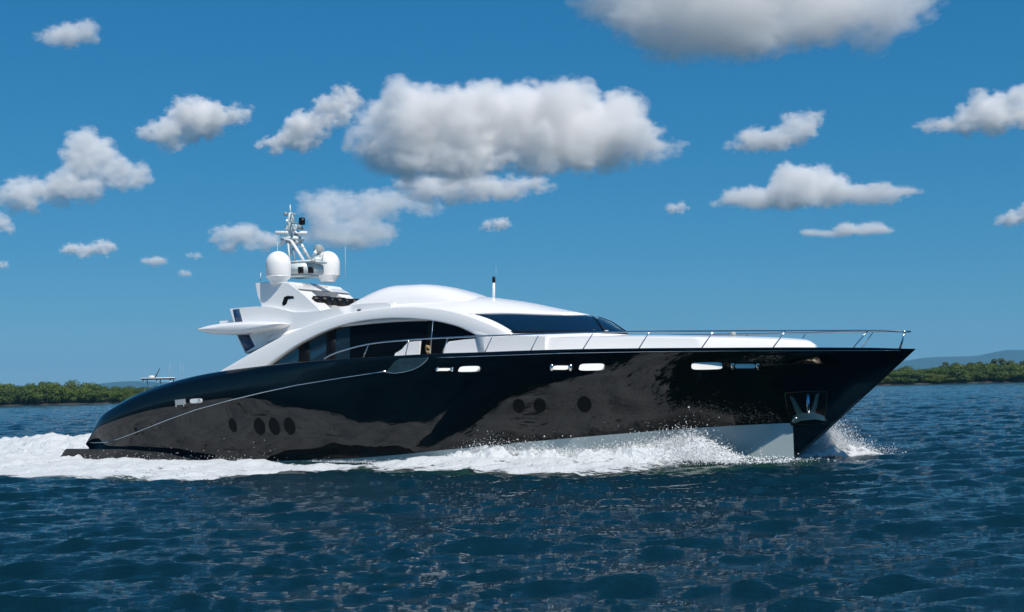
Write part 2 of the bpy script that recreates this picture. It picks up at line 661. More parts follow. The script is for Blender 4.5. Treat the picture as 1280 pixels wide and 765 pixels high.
def tube_bm(bm, pts, r0, r1, seg=6):
    rings = []
    for i, p in enumerate(pts):
        p = Vector(p)
        t = (Vector(pts[min(i + 1, len(pts) - 1)]) - Vector(pts[max(i - 1, 0)])).normalized()
        u = t.orthogonal().normalized()
        if abs(t.z) < 0.95:
            u = t.cross(Vector((0, 0, 1))).normalized()
        v = t.cross(u)
        r_ = r0 + (r1 - r0) * i / max(1, len(pts) - 1)
        rings.append([bm.verts.new(p + (u * math.cos(2 * math.pi * k / seg) + v * math.sin(2 * math.pi * k / seg)) * r_) for k in range(seg)])
    for a_, b_ in zip(rings[:-1], rings[1:]):
        for k in range(seg):
            bm.faces.new((a_[k], a_[(k + 1) % seg], b_[(k + 1) % seg], b_[k]))
    bm.faces.new(rings[0][::-1])
    bm.faces.new(rings[-1])
    return rings


def bm_obj(name, bm, mat, parent=None, smooth=True):
    bmesh.ops.recalc_face_normals(bm, faces=bm.faces)
    me = bpy.data.meshes.new(name)
    bm.to_mesh(me)
    bm.free()
    me.materials.append(mat)
    if smooth:
        me.polygons.foreach_set('use_smooth', [True] * len(me.polygons))
    return link(name, me, parent)


def make_tree(name, h, wdt, seed, tall):
    rg = random.Random(seed)
    root = empty(name)
    bm = bmesh.new()
    nst = 2 if tall else 4
    for i in range(nst):
        a_ = rg.random() * 6.28
        e = Vector((math.cos(a_) * wdt * .3, math.sin(a_) * wdt * .3, h * rg.uniform(.55, .8)))
        s0 = Vector((math.cos(a_) * .4, math.sin(a_) * .4, -0.8))
        tube_bm(bm, [s0, s0.lerp(e, .4) + Vector((rg.uniform(-.3, .3), rg.uniform(-.3, .3), 0)), e], .16, .05, 5)
    bm_obj('trunk', bm, M_bark, root)
    lobes = []
    nl = 7 if tall else 11
    for i in range(nl):
        a_ = rg.random() * 6.28
        q = rg.random() ** .6
        zc_ = h * (rg.uniform(.5, .9) if tall else rg.uniform(.22, .82))
        rr = wdt * rg.uniform(.2, .34) * (1.0 if tall else 1.1)
        sp_ = wdt * .5 * q * (1 - 0.5 * max(0, zc_ / h - .5))
        lobes.append((Vector((math.cos(a_) * sp_, math.sin(a_) * sp_, min(zc_, h - rr * .7))), rr))
    V, Fc = [], []
    for c_, rr in lobes:
        nleaf = int(85 + 70 * rr)
        for i in range(nleaf):
            dv = Vector((rg.gauss(0, 1), rg.gauss(0, 1), rg.gauss(0, 1))).normalized()
            p = c_ + Vector((dv.x * rr, dv.y * rr, dv.z * rr * .72)) * (rg.uniform(.75, 1.08))
            nn = (dv + Vector((rg.uniform(-.6, .6), rg.uniform(-.6, .6), rg.uniform(-.2, .9)))).normalized()
            u = nn.orthogonal().normalized()
            u.rotate(Matrix.Rotation(rg.random() * 6.28, 3, nn))
            v = nn.cross(u)
            s_ = rg.uniform(.16, .36)
            k_ = len(V)
            V += [p - u * s_, p - v * s_ * .7, p + u * s_, p + v * s_ * .7]
            Fc.append((k_, k_ + 1, k_ + 2, k_ + 3))
    mesh_obj('crown', V, Fc, M_leaf2 if tall else M_leaf, root, smooth=False)
    return root


def copy_tree(o, loc, rz, sc):
    r_ = o.copy()
    COL.objects.link(r_)
    r_.location, r_.rotation_euler, r_.scale = loc, (0, 0, rz), (sc[0], sc[0], sc[1])
    for ch in list(o.children):
        c_ = ch.copy()
        COL.objects.link(c_)
        c_.parent = r_
    return r_


protos = {False: [make_tree('mangrove_tree', 7.0, 7.0, 40 + i, False) for i in range(5)],
          True: [make_tree('gum_tree', 9.5, 5.5, 60 + i, True) for i in range(3)]}
used = set()
rg = random.Random(5)


def put_tree(px, d, topy, tall, label, group):
    ps = protos[tall]
    i = rg.randrange(len(ps))
    p = at_depth(px, 480, d)
    h = at_depth(px, topy, d).z
    base_h = 9.5 if tall else 7.0
    sz = max(0.35, h / base_h)
    sxy = rg.uniform(.8, 1.15) if not tall else rg.uniform(.75, 1.0)
    loc, rz, sc = (p.x, p.y, 0.35), rg.random() * 6.28, (sxy, sz)
    key = (tall, i)
    if key not in used:
        used.add(key)
        o = ps[i]
        o.location, o.rotation_euler, o.scale = loc, (0, 0, rz), (sc[0], sc[0], sc[1])
    else:
        o = copy_tree(ps[i], loc, rz, sc)
    tag(o, label, 'tree', group)


topL = smooth_interp([-120, 0, 30, 61, 90, 110, 124, 168, 260], [477, 477.5, 478, 475.5, 476, 477, 480, 483, 482])
topR = smooth_interp([1000, 1090, 1136, 1155, 1174, 1208, 1240, 1262, 1300, 1400], [462, 460, 457, 459, 456, 452, 452, 451, 452, 452])
for row, (dd, drop) in enumerate([(428, 7), (433, 3.0), (440, 0.5)]):
    px = -50 + row * 5
    while px < 260:
        put_tree(px + rg.uniform(-4, 4), dd + rg.uniform(-1.5, 1.5), topL(px) + drop * rg.uniform(.5, 1.3) + rg.uniform(-.6, 1.5), False,
                 'bushy green mangrove tree in the dense belt along the left shore', 'mangroves along the left shore')
        px += rg.uniform(13, 19)
    px = 1040 + row * 5
    while px < 1340:
        put_tree(px + rg.uniform(-4, 4), dd + rg.uniform(-1.5, 1.5), topR(px) + (drop + 2) * rg.uniform(.6, 1.4) + rg.uniform(-.6, 1.5), False,
                 'bushy green mangrove tree in the dense belt along the right shore', 'mangroves along the right shore')
        px += rg.uniform(13, 19)
px = 1176
while px < 1340:
    put_tree(px, 447 + rg.uniform(-2, 3), topR(px) + rg.uniform(-4.0, 1.5), True,
             'taller dark gum tree rising behind the right hand mangroves', 'tall trees behind the right shore')
    px += rg.uniform(8, 15)

# ------------------------------------------------------------------ the yacht
M_black = material('black_hull_paint', (0.0010, 0.0011, 0.0014), rough=0.02, ior=1.53, bump=.22, bump_scale=.55)
_n = M_black.node_tree
_mp = _n.nodes.new('ShaderNodeMapping')
_mp.inputs['Scale'].default_value = (1.3, 1.3, .30)
_n.links.new(_n.nodes['Texture Coordinate'].outputs['Object'], _mp.inputs[0])
for _q in _n.nodes:
    if _q.type == 'TEX_NOISE':
        _n.links.new(_mp.outputs[0], _q.inputs['Vector'])
M_white = material('white_gelcoat', (0.83, 0.82, 0.80), rough=0.22, ior=1.5, coat=0.5, var=0.02, var_scale=0.6)
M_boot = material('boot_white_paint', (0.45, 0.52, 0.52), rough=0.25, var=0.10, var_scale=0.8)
M_deck = material('pale_deck', (0.42, 0.41, 0.39), rough=0.7, var=0.1, var_scale=3)
M_steel = material('stainless_steel', (0.72, 0.72, 0.71), rough=0.10, metal=1.0)
M_glass = material('dark_tinted_glass', (0.002, 0.003, 0.004), rough=0.02, ior=1.45, spec=.10)
M_glassb = material('blue_black_windscreen_glass', (0.004, 0.018, 0.045), rough=0.02, ior=1.6)
M_hole = material('porthole_glass', (0.003, 0.003, 0.004), rough=0.35, spec=.12)
M_dark = material('dark_trim', (0.006, 0.006, 0.007), rough=0.4, spec=.2)
M_navy = material('navy_stripe_paint', (0.020, 0.060, 0.13), rough=0.25)
M_grey = material('grey_fitting', (0.35, 0.38, 0.38), rough=0.5)
M_mast = material('mast_white_paint', (0.56, 0.63, 0.63), rough=0.4)
M_port = material('white_port_inside', (0.82, 0.80, 0.74), rough=0.5)
M_ivory = material('dome_white', (0.82, 0.81, 0.79), rough=0.35)
M_rope = material('tan_rope', (0.42, 0.28, 0.13), rough=0.9, bump=0.6, bump_scale=40)
M_cover = material('deck_cover', (0.74, 0.72, 0.70), rough=0.8)

yacht = empty('motor_yacht', (BO.x, BO.y, 0), -HEAD)
tag(yacht, 'long black motor yacht with white superstructure speeding across the water', 'yacht')


def L(X, Y, Z):
    """boat frame -> the yacht empty's local axes (x forward, y to port)"""
    return (X, -Y, Z)


def pl(xs, ys):
    return smooth_interp(xs, ys)


b_sheer = pl([-1, 0, 1, 3, 8, 12, 16, 20, 25, 29, 33, 36, 37.9], [2.3, 2.6, 2.95, 3.2, 3.4, 3.55, 3.72, 3.72, 3.42, 2.85, 1.85, .8, .05])
b_knuc = pl([-1, 0, 1, 3, 8, 14, 20, 25, 29, 32, 35, 36.0], [2.72, 2.92, 3.26, 3.52, 3.58, 3.55, 3.55, 3.17, 2.42, 1.45, .32, .04])
b_boot = pl([-1, 0, 3, 8, 14, 18, 20.5, 24, 29, 32, 34, 34.8], [2.5, 2.7, 3.25, 3.4, 3.5, 3.5, 3.3, 2.5, 1.7, .85, .2, .03])


def trace(pts, bf):
    out = []
    for px, py in pts:
        X, Y, Z = px_breadth(px, py, bf)
        out.append((X, Z))
    out.sort()
    return out


sheer = trace([(1144, 436), (1100, 436), (1000, 435.6), (900, 436), (800, 436.6), (700, 438.2), (640, 440), (600, 441.5), (550, 443), (520, 444.5), (480, 446.8),
               (440, 449), (400, 451.6), (360, 455), (330, 458.3), (300, 462), (260, 468), (220, 477), (180, 490), (150, 504.5), (130, 520), (119, 535), (113, 549)], b_sheer)
sheer[-1] = (37.9, sheer[-1][1])
knuc = trace([(130, 553), (200, 534), (300, 517), (345, 511.5), (420, 503), (500, 494), (570, 485.5), (640, 477.5), (720, 472.5),
              (820, 466), (930, 459), (1000, 456)], b_knuc)
flare = pl([0, 8, 11, 13.5, 16, 18.5, 20.5, 23, 29, 32, 35], [9, 9, 8, 6, 4, 4, 7, 16, 16, 12, 4])
boot = trace([(200, 578), (300, 577.5), (400, 575), (470, 571), (560, 562), (640, 554.5), (720, 547), (800, 540.5), (860, 536), (920, 532.5), (990, 529)], b_boot)
sheer_x0 = sheer[0][0]


def zfun(pts, x_end, z_end, x_beg=None, z_beg=None):
    pts = [p for p in pts if p[0] < x_end - .3]
    if x_beg is not None:
        pts = [(x_beg, z_beg)] + [p for p in pts if p[0] > x_beg + .3]
    pts.append((x_end, z_end))
    q = [pts[0]]
    for p in pts[1:]:
        if p[0] > q[-1][0] + 0.02:
            q.append(p)
    return smooth_interp([p[0] for p in q], [p[1] for p in q])


stem_x = lambda z: 33.15 + (37.9 - 33.15) * (z + .06) / (4.21)
XS0 = -0.5
z_sheer = zfun(sheer, 37.9, 4.15, XS0, 0.95)
z_knuc = zfun(knuc, stem_x(3.4), 3.4, XS0, 0.62)
z_boot = zfun(boot, stem_x(1.55), 1.55, XS0, 0.08)
X_E = [stem_x(-.9), stem_x(-.25), stem_x(1.55), stem_x(3.4), 37.9]
NT = 150
BOOT_END_X = 33.2

hullV, hullM = [], []
NSEC = 0
rows = []
for i in range(NT):
    t = i / (NT - 1)
    t = 1 - (1 - t) ** 1.25 if t < 1 else 1
    Xk, Xc, Xb, Xn, Xs = [XS0 + (e - XS0) * t for e in X_E]
    zs, zk = z_sheer(Xs), z_knuc(Xn)
    zb = z_boot(Xb)
    zk = min(max(zk, zb + .08), zs - .12)
    ys, yk = b_sheer(Xs), b_knuc(Xn)
    yb = max(.02, yk - math.tan(R(flare(Xb))) * (zk - zb))
    if t == 1:
        ys = yk = yb = 0.03
    aft = min(1, max(0, (15 - Xs) / 6))
    # between knuckle and sheer
    yA = yk + (ys - yk) * .58
    yB = yk + (ys - yk) * .93
    yA = yA * (1 - aft) + (yk + .19) * aft
    yB = yB * (1 - aft) + (ys + (yk - ys) * .55 + .17) * aft
    gv, gy = [zk, zk + .55 * (zs - zk), zk + .90 * (zs - zk), zs], [yk, yA, yB, ys]
    gx = [Xn, Xn + (Xs - Xn) * .55, Xn + (Xs - Xn) * .9, Xs]
    fy, fx = smooth_interp(gv, gy), smooth_interp(gv, gx)
    sec = [(Xk, 0.0, -.9), (Xc, max(.02, yb * .93 if t < 1 else .02), -.25), (Xb, yb, zb)]
    for q in (0.35, .7):
        sec.append((Xb + (Xn - Xb) * q, yb + (yk - yb) * q, zb + (zk - zb) * q))
    for q in [j / 11 for j in range(12)]:
        zz = zk + (zs - zk) * (1 - (1 - q) ** 1.3)
        sec.append((fx(zz), fy(zz), zz))
    # rounded lip turning inboard, then down to the deck
    inn = min(.16, ys * .6)
    lp = .045 * min(1, max(0, (37.9 - Xs) / 1.5))
    sec.append((Xs, max(.0, ys - inn * .35), zs + lp))
    sec.append((Xs, max(.0, ys - inn), zs + lp * .9))
    sec.append((Xs, max(.0, ys - inn * 1.1), zs - .25 * min(1, max(0, (37.0 - Xs) / 3))))
    rows.append(sec)
ns = len(rows[0])


def loft(rows_, side):
    V = [L(p[0], p[1] * side, p[2]) for r_ in rows_ for p in r_]
    k = len(rows_[0])
    Fq = []
    for i in range(len(rows_) - 1):
        for j in range(k - 1):
            a_ = i * k + j
            q = (a_, a_ + 1, a_ + k + 1, a_ + k)
            Fq.append((i, j, q if side > 0 else q[::-1]))
    return V, Fq


Vh, Fh, Vb_, Fb_ = [], [], [], []
for side in (1, -1):
    V, Fq = loft(rows, side)
    o1, o2 = len(Vh), len(Vb_)
    Vh += V
    Vb_ += V
    for i, j, q in Fq:
        xm = (rows[i][j + 1][0] + rows[i + 1][j + 1][0]) / 2
        if j == 1:
            Fb_.append(tuple(v + o2 for v in q))
        else:
            Fh.append(tuple(v + o1 for v in q))
# transom
tr = [k for k in range(ns - 2)]
Fh.append(tuple(tr[::-1]) + tuple(NT * ns + k for k in tr[1:]))


def clean_mesh(name, V, Fc, mat, parent, ang=40, cut=None):
    bm = bmesh.new()
    vs_ = [bm.verts.new(v) for v in V]
    for f in Fc:
        try:
            bm.faces.new([vs_[k] for k in f])
        except ValueError:
            pass
    bmesh.ops.remove_doubles(bm, verts=bm.verts, dist=0.002)
    bmesh.ops.delete(bm, geom=[v for v in bm.verts if not v.link_faces], context='VERTS')
    bmesh.ops.recalc_face_normals(bm, faces=bm.faces)
    if cut is not None:
        bmesh.ops.bisect_plane(bm, geom=bm.verts[:] + bm.edges[:] + bm.faces[:], plane_co=(cut[0], 0, 0), plane_no=(1, 0, 0), clear_outer=cut[1] > 0, clear_inner=cut[1] < 0)
    sharp_edges(bm, ang)
    return bm_obj2(name, bm, mat, parent)


def sharp_edges(bm, ang):
    for e in bm.edges:
        if len(e.link_faces) == 2 and e.calc_face_angle(0) > R(ang):
            e.smooth = False


def bm_obj2(name, bm, mat, parent):
    me = bpy.data.meshes.new(name)
    bm.to_mesh(me)
    bm.free()
    me.materials.append(mat)
    me.polygons.foreach_set('use_smooth', [True] * len(me.polygons))
    return link(name, me, parent)


hull = clean_mesh('hull', Vh, Fh, M_black, yacht, ang=60)
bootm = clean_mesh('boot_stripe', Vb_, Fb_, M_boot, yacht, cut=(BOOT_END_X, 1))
clean_mesh('forefoot', Vb_, Fb_, M_black, yacht, cut=(BOOT_END_X, -1))

bvh = BVHTree.FromPolygons([bw(v[0], -v[1], v[2]) for v in Vh], Fh + Fb_)
# Fb_ indexes the same vertex order as Fh, so both share Vh


def hull_hit(px, py):
    loc, nrm, idx, dist = bvh.ray_cast(CPOS, ray(px, py))
    if nrm.dot(ray(px, py)) > 0:
        nrm = -nrm
    return loc, nrm


def to_local(p):
    q = p - BO
    return Vector((q.dot(BA), -q.dot(BS), p.z))


def dir_local(d_):
    return Vector((d_.dot(BA), -d_.dot(BS), d_.z))


def hull_plate(name, outline, mat, proud=0.02, parent=None, sink=0.02, tilt=0.0):
    """a plate with the given pixel outline lying on the hull's starboard side"""
    bm = bmesh.new()
    lo, hi = [], []
    y0_, y1_ = min(p[1] for p in outline), max(p[1] for p in outline)
    for px, py in outline:
        p, n_ = hull_hit(px, py)
        p, n_ = to_local(p), dir_local(n_)
        lo.append(bm.verts.new(p - n_ * sink))
        out_ = Vector((n_.x, n_.y, 0)).normalized()
        hi.append(bm.verts.new(p + n_ * proud + out_ * (tilt * (py - y0_) / (y1_ - y0_))))
    k = len(lo)
    for i in range(k):
        bm.faces.new((lo[i], lo[(i + 1) % k], hi[(i + 1) % k], hi[i]))
    c = bm.verts.new(sum((v.co for v in hi), Vector()) / k)
    for i in range(k):
        bm.faces.new((hi[i], hi[(i + 1) % k], c))
    bmesh.ops.recalc_face_normals(bm, faces=bm.faces)
    sharp_edges(bm, 35)
    return bm_obj2(name, bm, mat, parent or yacht)


def hull_tube(name, pts, r_, mat, off=0.0, parent=None, close=False):
    q = []
    for px, py in pts:
        p, n_ = hull_hit(px, py)
        q.append(to_local(p) + dir_local(n_) * off)
    bm = bmesh.new()
    if close:
        q.append(q[0])
    tube_bm(bm, q, r_, r_, 6)
    return bm_obj(name, bm, mat, parent or yacht)


def oval(cx, cy, rx, ry, n=20, p=2.0, tilt=0.0):
    out = []
    for i in range(n):
        a_ = 2 * math.pi * i / n
        c_, s_ = math.cos(a_), math.sin(a_)
        ux = rx * math.copysign(abs(c_) ** (2 / p), c_)
        uy = ry * math.copysign(abs(s_) ** (2 / p), s_)
        out.append((cx + ux * math.cos(tilt) - uy * math.sin(tilt), cy + ux * math.sin(tilt) + uy * math.cos(tilt)))
    return out


def mirror_part(o, parent=None):
    """copy of a part on the port side"""
    me = o.data.copy()
    me.transform(Matrix.Scale(-1, 4, (0, 1, 0)))
    me.flip_normals()
    c_ = link(o.name.split('.')[0], me, parent or o.parent)
    return c_


# deck
Vd, Fd = [], []
nd = 60
for i in range(nd):
    X = 0.2 + (37.2 - 0.2) * i / (nd - 1)
    for s_ in (-1, 1):
        Vd.append(L(X, s_ * max(.02, b_sheer(X) - .14), z_sheer(X) - .10))
for i in range(nd - 1):
    Fd.append((2 * i, 2 * i + 2, 2 * i + 3, 2 * i + 1))
mesh_obj('deck', Vd, Fd, M_deck, yacht, smooth=False)

# swim platform
bm = bmesh.new()
prof = [(-1.95, .02), (-1.45, .58), (2.5, .60), (5.2, .44), (7.6, .06), (6, .0), (0, -.05)]
for s_ in (1, -1):
    pass
pw = lambda X: 3.42 if X < 0 else 3.42 + min(.3, X * .09)
lo = [bm.verts.new(L(x_, pw(x_) + (.0 if x_ < 0 else .12), z_)) for x_, z_ in prof]
hi = [bm.verts.new(L(x_, -pw(x_) - (.0 if x_ < 0 else .12), z_)) for x_, z_ in prof]
bm.faces.new(lo)
bm.faces.new(hi[::-1])
for i in range(len(prof)):
    j = (i + 1) % len(prof)
    bm.faces.new((lo[i], hi[i], hi[j], lo[j]))
bmesh.ops.bevel(bm, geom=[e for e in bm.edges], offset=0.05, segments=2, affect='EDGES')
bmesh.ops.recalc_face_normals(bm, faces=bm.faces)
sharp_edges(bm, 30)
bm_obj2('swim_platform', bm, M_black, yacht)

# chrome rub line sweeping up the quarter, fine strip under the sheer
hull_tube('rub_rail', [(136, 552.5), (150, 548), (175, 538.5), (210, 524.5), (245, 512), (290, 499.5), (330, 490), (370, 481.5), (425, 472.6), (455, 468), (482, 464)], 0.024, M_steel, .004)
hull_tube('transom_trim', [(112.5, 553), (118, 553.5), (126, 553.2), (136, 552.5)], 0.03, M_steel, .004)
hull_tube('sheer_strip', [(x_, np.interp(x_, [545, 640, 700, 800, 900, 1000, 1100, 1125], [447, 443.6, 441.4, 439.6, 438.6, 438.2, 438, 438])) for x_ in range(545, 1126, 20)], 0.014, M_steel, .004)

# portholes
for (cx_, cy_, rx_, ry_) in [(291, 531.5, 4.5, 9), (324.5, 533, 6.6, 11), (343, 533, 6.6, 11), (362, 532.5, 6.6, 11),
                             (648.5, 507.5, 7.4, 9), (674.5, 507, 7.4, 9), (730.5, 505.5, 8.6, 10)]:
    pt = hull_plate('porthole', oval(cx_, cy_, rx_, ry_, 24, 2.0, -.25), M_hole, proud=.012)
    rim = hull_tube('porthole_rim', oval(cx_, cy_, rx_, ry_, 24, 2.0, -.25), 0.012, M_dark, .012, parent=pt, close=True)
    mirror_part(rim, mirror_part(pt))

# hawse openings and bow cleats: white plates tilted out below to catch sun
for (x0, y0, x1, y1) in [(576, 457.6, 600, 464.6), (725.5, 454.4, 755.5, 462.8), (864.5, 453.0, 902.5, 461.4)]:
    tl = -.02
    o_ = hull_plate('hawse_plate', oval((x0 + x1) / 2, (y0 + y1) / 2, (x1 - x0) / 2, (y1 - y0) / 2, 28, 4.5, tl), M_port, proud=.03, tilt=.28)
    rr_ = hull_tube('hawse_rim', oval((x0 + x1) / 2, (y0 + y1) / 2, (x1 - x0) / 2, (y1 - y0) / 2, 28, 4.5, tl), .014, M_steel, .005, parent=o_, close=True)
    mirror_part(rr_, mirror_part(o_))
for (x0, y0, x1, y1) in [(545, 458.8, 568.5, 464.2), (687, 455, 717, 463), (911, 452.4, 951.5, 461)]:
    cx_, cy_, hw, hh = (x0 + x1) / 2, (y0 + y1) / 2, (x1 - x0) / 2, (y1 - y0) / 2
    o_ = hull_plate('fairlead', oval(cx_, cy_, hw, hh, 28, 4.5), M_dark, proud=.012)
    bar = hull_plate('fairlead_plate', oval(cx_, cy_ + hh * .1, hw * .62, hh * .62, 20, 6), M_port, proud=.04, parent=o_, tilt=.20)
    parts_ = [bar]
    for s_ in (-1, 1):
        parts_.append(hull_tube('roller', [(cx_ + s_ * hw * .78, cy_ - hh * .9), (cx_ + s_ * hw * .78, cy_ + hh * .9)], .075, M_steel, .05, parent=o_))
    mo = mirror_part(o_)
    for q in parts_:
        mirror_part(q, mo)
# stern vents and step lights
v_ = hull_plate('stern_vent', [(219, 500), (231.5, 498.5), (232.5, 505), (220, 506.5)], M_grey, proud=.03)
hull_tube('vent_foot', [(220.5, 506.5), (220.5, 508.8)], .03, M_grey, .02, parent=v_)
hull_tube('vent_foot', [(230, 505.3), (230, 507.8)], .03, M_grey, .02, parent=v_)
v2 = hull_plate('stern_fairlead', oval(245.5, 501, 7.6, 2.8, 24, 4, -.05), M_port, proud=.03)
hull_tube('roller', [(249.5, 498.8), (250.5, 502.4)], .05, M_steel, .04, parent=v2)

# glazed scoop at the break of the rub rail
M_scoop = material('scoop_glass', (0.03, 0.06, 0.07), rough=0.08, ior=1.6, var=.8, var_scale=1.6)
sc_ = hull_plate('side_scoop', [(483, 465), (488, 459), (494, 452), (500, 448.2), (515, 447.6), (536, 446.6), (532, 452), (526, 457), (517, 461.5), (506, 464.4), (494, 466)], M_scoop, proud=.05)
hull_tube('scoop_trim', [(483, 465), (494, 466.4), (506, 464.8), (517, 461.8), (526, 457.2), (532, 452), (536, 447.2)], .02, M_steel, .05, parent=sc_)
mirror_part(sc_)

# anchor in its recess
ap = hull_plate('anchor_pocket', [(981, 491), (1010, 489), (1034, 490), (1033, 510), (1029, 529), (1006, 531), (989, 531.5), (984, 512)], material('pocket_steel', (.02, .018, .015), rough=.25, metal=.6), proud=.01)
hull_tube('pocket_rim', [(981, 491), (1010, 489), (1034, 490), (1033, 510), (1029, 529), (1006, 531), (989, 531.5), (984, 512)], .018, material('bronze_rim', (.12, .09, .06), rough=.3, metal=1), .012, parent=ap, close=True)


def hull_bar(name, a_, b_, r0, r1, mat, off, parent):
    pa, na_ = hull_hit(*a_)
    pb, nb_ = hull_hit(*b_)
    bm = bmesh.new()
    tube_bm(bm, [to_local(pa) + dir_local(na_) * off, to_local(pb) + dir_local(nb_) * off], r0, r1, 8)
    return bm_obj(name, bm, mat, parent)


M_anch = material('bright_anchor_steel', (.5, .48, .43), rough=.28, metal=1.0)
an = hull_plate('anchor', [(993, 519), (1004, 515.5), (1020, 515.5), (1031, 520), (1033, 526), (1022, 524), (1004, 524.5), (994, 528), (990, 527)], M_anch, proud=.16)
hull_plate('fluke', [(987, 494), (992, 496), (1005, 517), (1000, 520), (997, 519)], M_anch, proud=.12, parent=an)
hull_plate('fluke', [(1024, 490.5), (1020, 493), (1013, 518), (1018, 519), (1022, 507)], M_anch, proud=.12, parent=an)
hull_bar('shank', (1010, 492), (1011, 519), .07, .09, material('shank_steel', (.35, .42, .5), rough=.2, metal=1), .06, an)
hull_bar('crown_tip', (991, 527), (997, 521), .06, .08, M_anch, .12, an)


# ---- superstructure
def poly_px(pts, yb):
    return [px_plane(px, py, yb) for px, py in pts]


def prism(name, poly, y0, y1, mat, parent=None, bevel=0.04, seg=3, both=True, shear=None):
    """side-view polygon (X, Z) given thickness from half-breadth y0 to y1"""
    bm = bmesh.new()
    a_ = [bm.verts.new((x_, -y0, z_)) for x_, z_ in poly]
    b_ = [bm.verts.new((x_, -y1, z_)) for x_, z_ in poly]
    n_ = len(poly)
    fa = bm.faces.new(a_)
    fb = bm.faces.new(b_[::-1])
    for i in range(n_):
        j = (i + 1) % n_
        bm.faces.new((a_[j], a_[i], b_[i], b_[j]))
    if bevel:
        es = list(fa.edges) + list(fb.edges)
        bmesh.ops.bevel(bm, geom=es, offset=bevel, segments=seg, affect='EDGES', clamp_overlap=True)
    if shear:
        for v in bm.verts:
            v.co.y -= shear(v.co.x, v.co.z)
    bmesh.ops.triangulate(bm, faces=[f for f in bm.faces if len(f.verts) > 4])
    bmesh.ops.recalc_face_normals(bm, faces=bm.faces)
    sharp_edges(bm, 32)
    o = bm_obj2(name, bm, mat, parent or yacht)
    if both:
        mirror_part(o)
    return o


def densify(pts, n=6):
    """smooth open polyline through pixel points"""
    out = []
    P_ = [Vector(p) for p in pts]
    for i in range(len(P_) - 1):
        p0, p1, p2, p3 = P_[max(i - 1, 0)], P_[i], P_[i + 1], P_[min(i + 2, len(P_) - 1)]
        for k in range(n):
            t = k / n
            out.append(tuple(0.5 * ((2 * p1) + (p2 - p0) * t + (2 * p0 - 5 * p1 + 4 * p2 - p3) * t * t + (3 * p1 - p0 - 3 * p2 + p3) * t**3)))
    out.append(tuple(P_[-1]))
    return out


lean = lambda X, Z: -0.12 * (Z - 4.3) - 0.07 * max(0, X - 19)      # added to the half-breadth


def side_pts(pts, y):
    """pixels on the leaning side plane whose half-breadth at deck level is y"""
    out = []
    for px, py in pts:
        yy = y
        for _ in range(15):
            X, Z = px_plane(px, py, yy)
            yy = y + lean(X, Z)
        out.append((X, Z))
    return out


arch_out = densify([(274, 464), (300, 449), (330, 432), (362, 416), (400, 400.5), (440, 390), (480, 384.5), (515, 382.8), (545, 385), (575, 391), (605, 401.5), (632, 413.5), (648, 421)], 5)
arch_in = densify([(636, 430), (612, 424), (590, 414.5), (562, 405.5), (532, 400), (500, 397.8), (470, 399), (440, 403.5), (410, 412.5), (380, 426.5), (358, 440), (333, 458)], 5)
win_low = [(333, 463), (270, 472)]

def resample(pts, n_):
    d_ = [0]
    for a_, b_ in zip(pts[:-1], pts[1:]):
        d_.append(d_[-1] + math.hypot(b_[0] - a_[0], b_[1] - a_[1]))
    out = []
    for i in range(n_):
        t = d_[-1] * i / (n_ - 1)
        out.append((float(np.interp(t, d_, [p[0] for p in pts])), float(np.interp(t, d_, [p[1] for p in pts]))))
    return out


slean = lambda X, Z: -0.12 * (Z - 4.3) - 0.035 * max(0, X - 17) ** 1.5 * .35 - .55 * max(0, X - 22.1)
NB = 60
bo = side_pts(resample([(262, 474)] + arch_out, NB), 3.0)
bi = side_pts(resample([(322, 470)] + arch_in[::-1] + [(646, 434)], NB), 3.0)
V, Fc = [], []
crs = [(0.0, .50), (0.0, .08), (.012, .03), (.04, .008), (.10, 0.0), (.5, -.015), (.90, 0.0), (.965, .008), (.99, .03), (1.0, .07), (1.0, .40)]
for (xo, zo), (xi, zi) in zip(bo, bi):
    for q, inw in crs:
        X, Z = xo + (xi - xo) * q, zo + (zi - zo) * q
        V.append(L(X, 3.0 - inw + slean(X, Z), Z))
kc = len(crs)
for i in range(NB - 1):
    for j in range(kc - 1):
        a_ = i * kc + j
        Fc.append((a_, a_ + 1, a_ + kc + 1, a_ + kc))
    Fc.append((i * kc + kc - 1, i * kc, (i + 1) * kc, (i + 1) * kc + kc - 1))
arch = clean_mesh('side_arch', V, Fc, M_white, yacht, ang=80)
mirror_part(arch)
# lip along the arch's upper edge
# side glass behind the arch
gl_top = densify([(648, 421), (612, 417), (585, 407), (555, 399), (525, 394), (490, 392.5), (455, 396), (425, 402), (395, 414), (365, 431), (335, 452)], 4)
gl_pts = side_pts(gl_top + [(328, 464), (480, 455), (560, 450), (640, 446)], 2.72)
# aft panes are lighter: cut the glass panel at x=437 px
cutx = side_pts([(436.5, 430)], 2.72)[0][0]
dark_pts = side_pts([(648, 421), (612, 417), (585, 407), (555, 399), (525, 394), (490, 392.5), (455, 396), (437, 399.5), (437, 460), (480, 455), (560, 450), (640, 446)], 2.72)
prism('side_glass', dark_pts, 2.66, 2.70, M_glass, bevel=0, shear=lean)
M_pane = material('clear_tinted_pane', (0.02, 0.04, 0.055), rough=0.02)
pb = M_pane.node_tree.nodes['Principled BSDF']
trn = M_pane.node_tree.nodes.new('ShaderNodeBsdfTransparent')
trn.inputs[0].default_value = (0.42, 0.58, 0.66, 1)
mxs = M_pane.node_tree.nodes.new('ShaderNodeMixShader')
mxs.inputs[0].default_value = 0.42
M_pane.node_tree.links.new(pb.outputs[0], mxs.inputs[1])
M_pane.node_tree.links.new(trn.outputs[0], mxs.inputs[2])
M_pane.node_tree.links.new(mxs.outputs[0], M_pane.node_tree.nodes['Material Output'].inputs['Surface'])
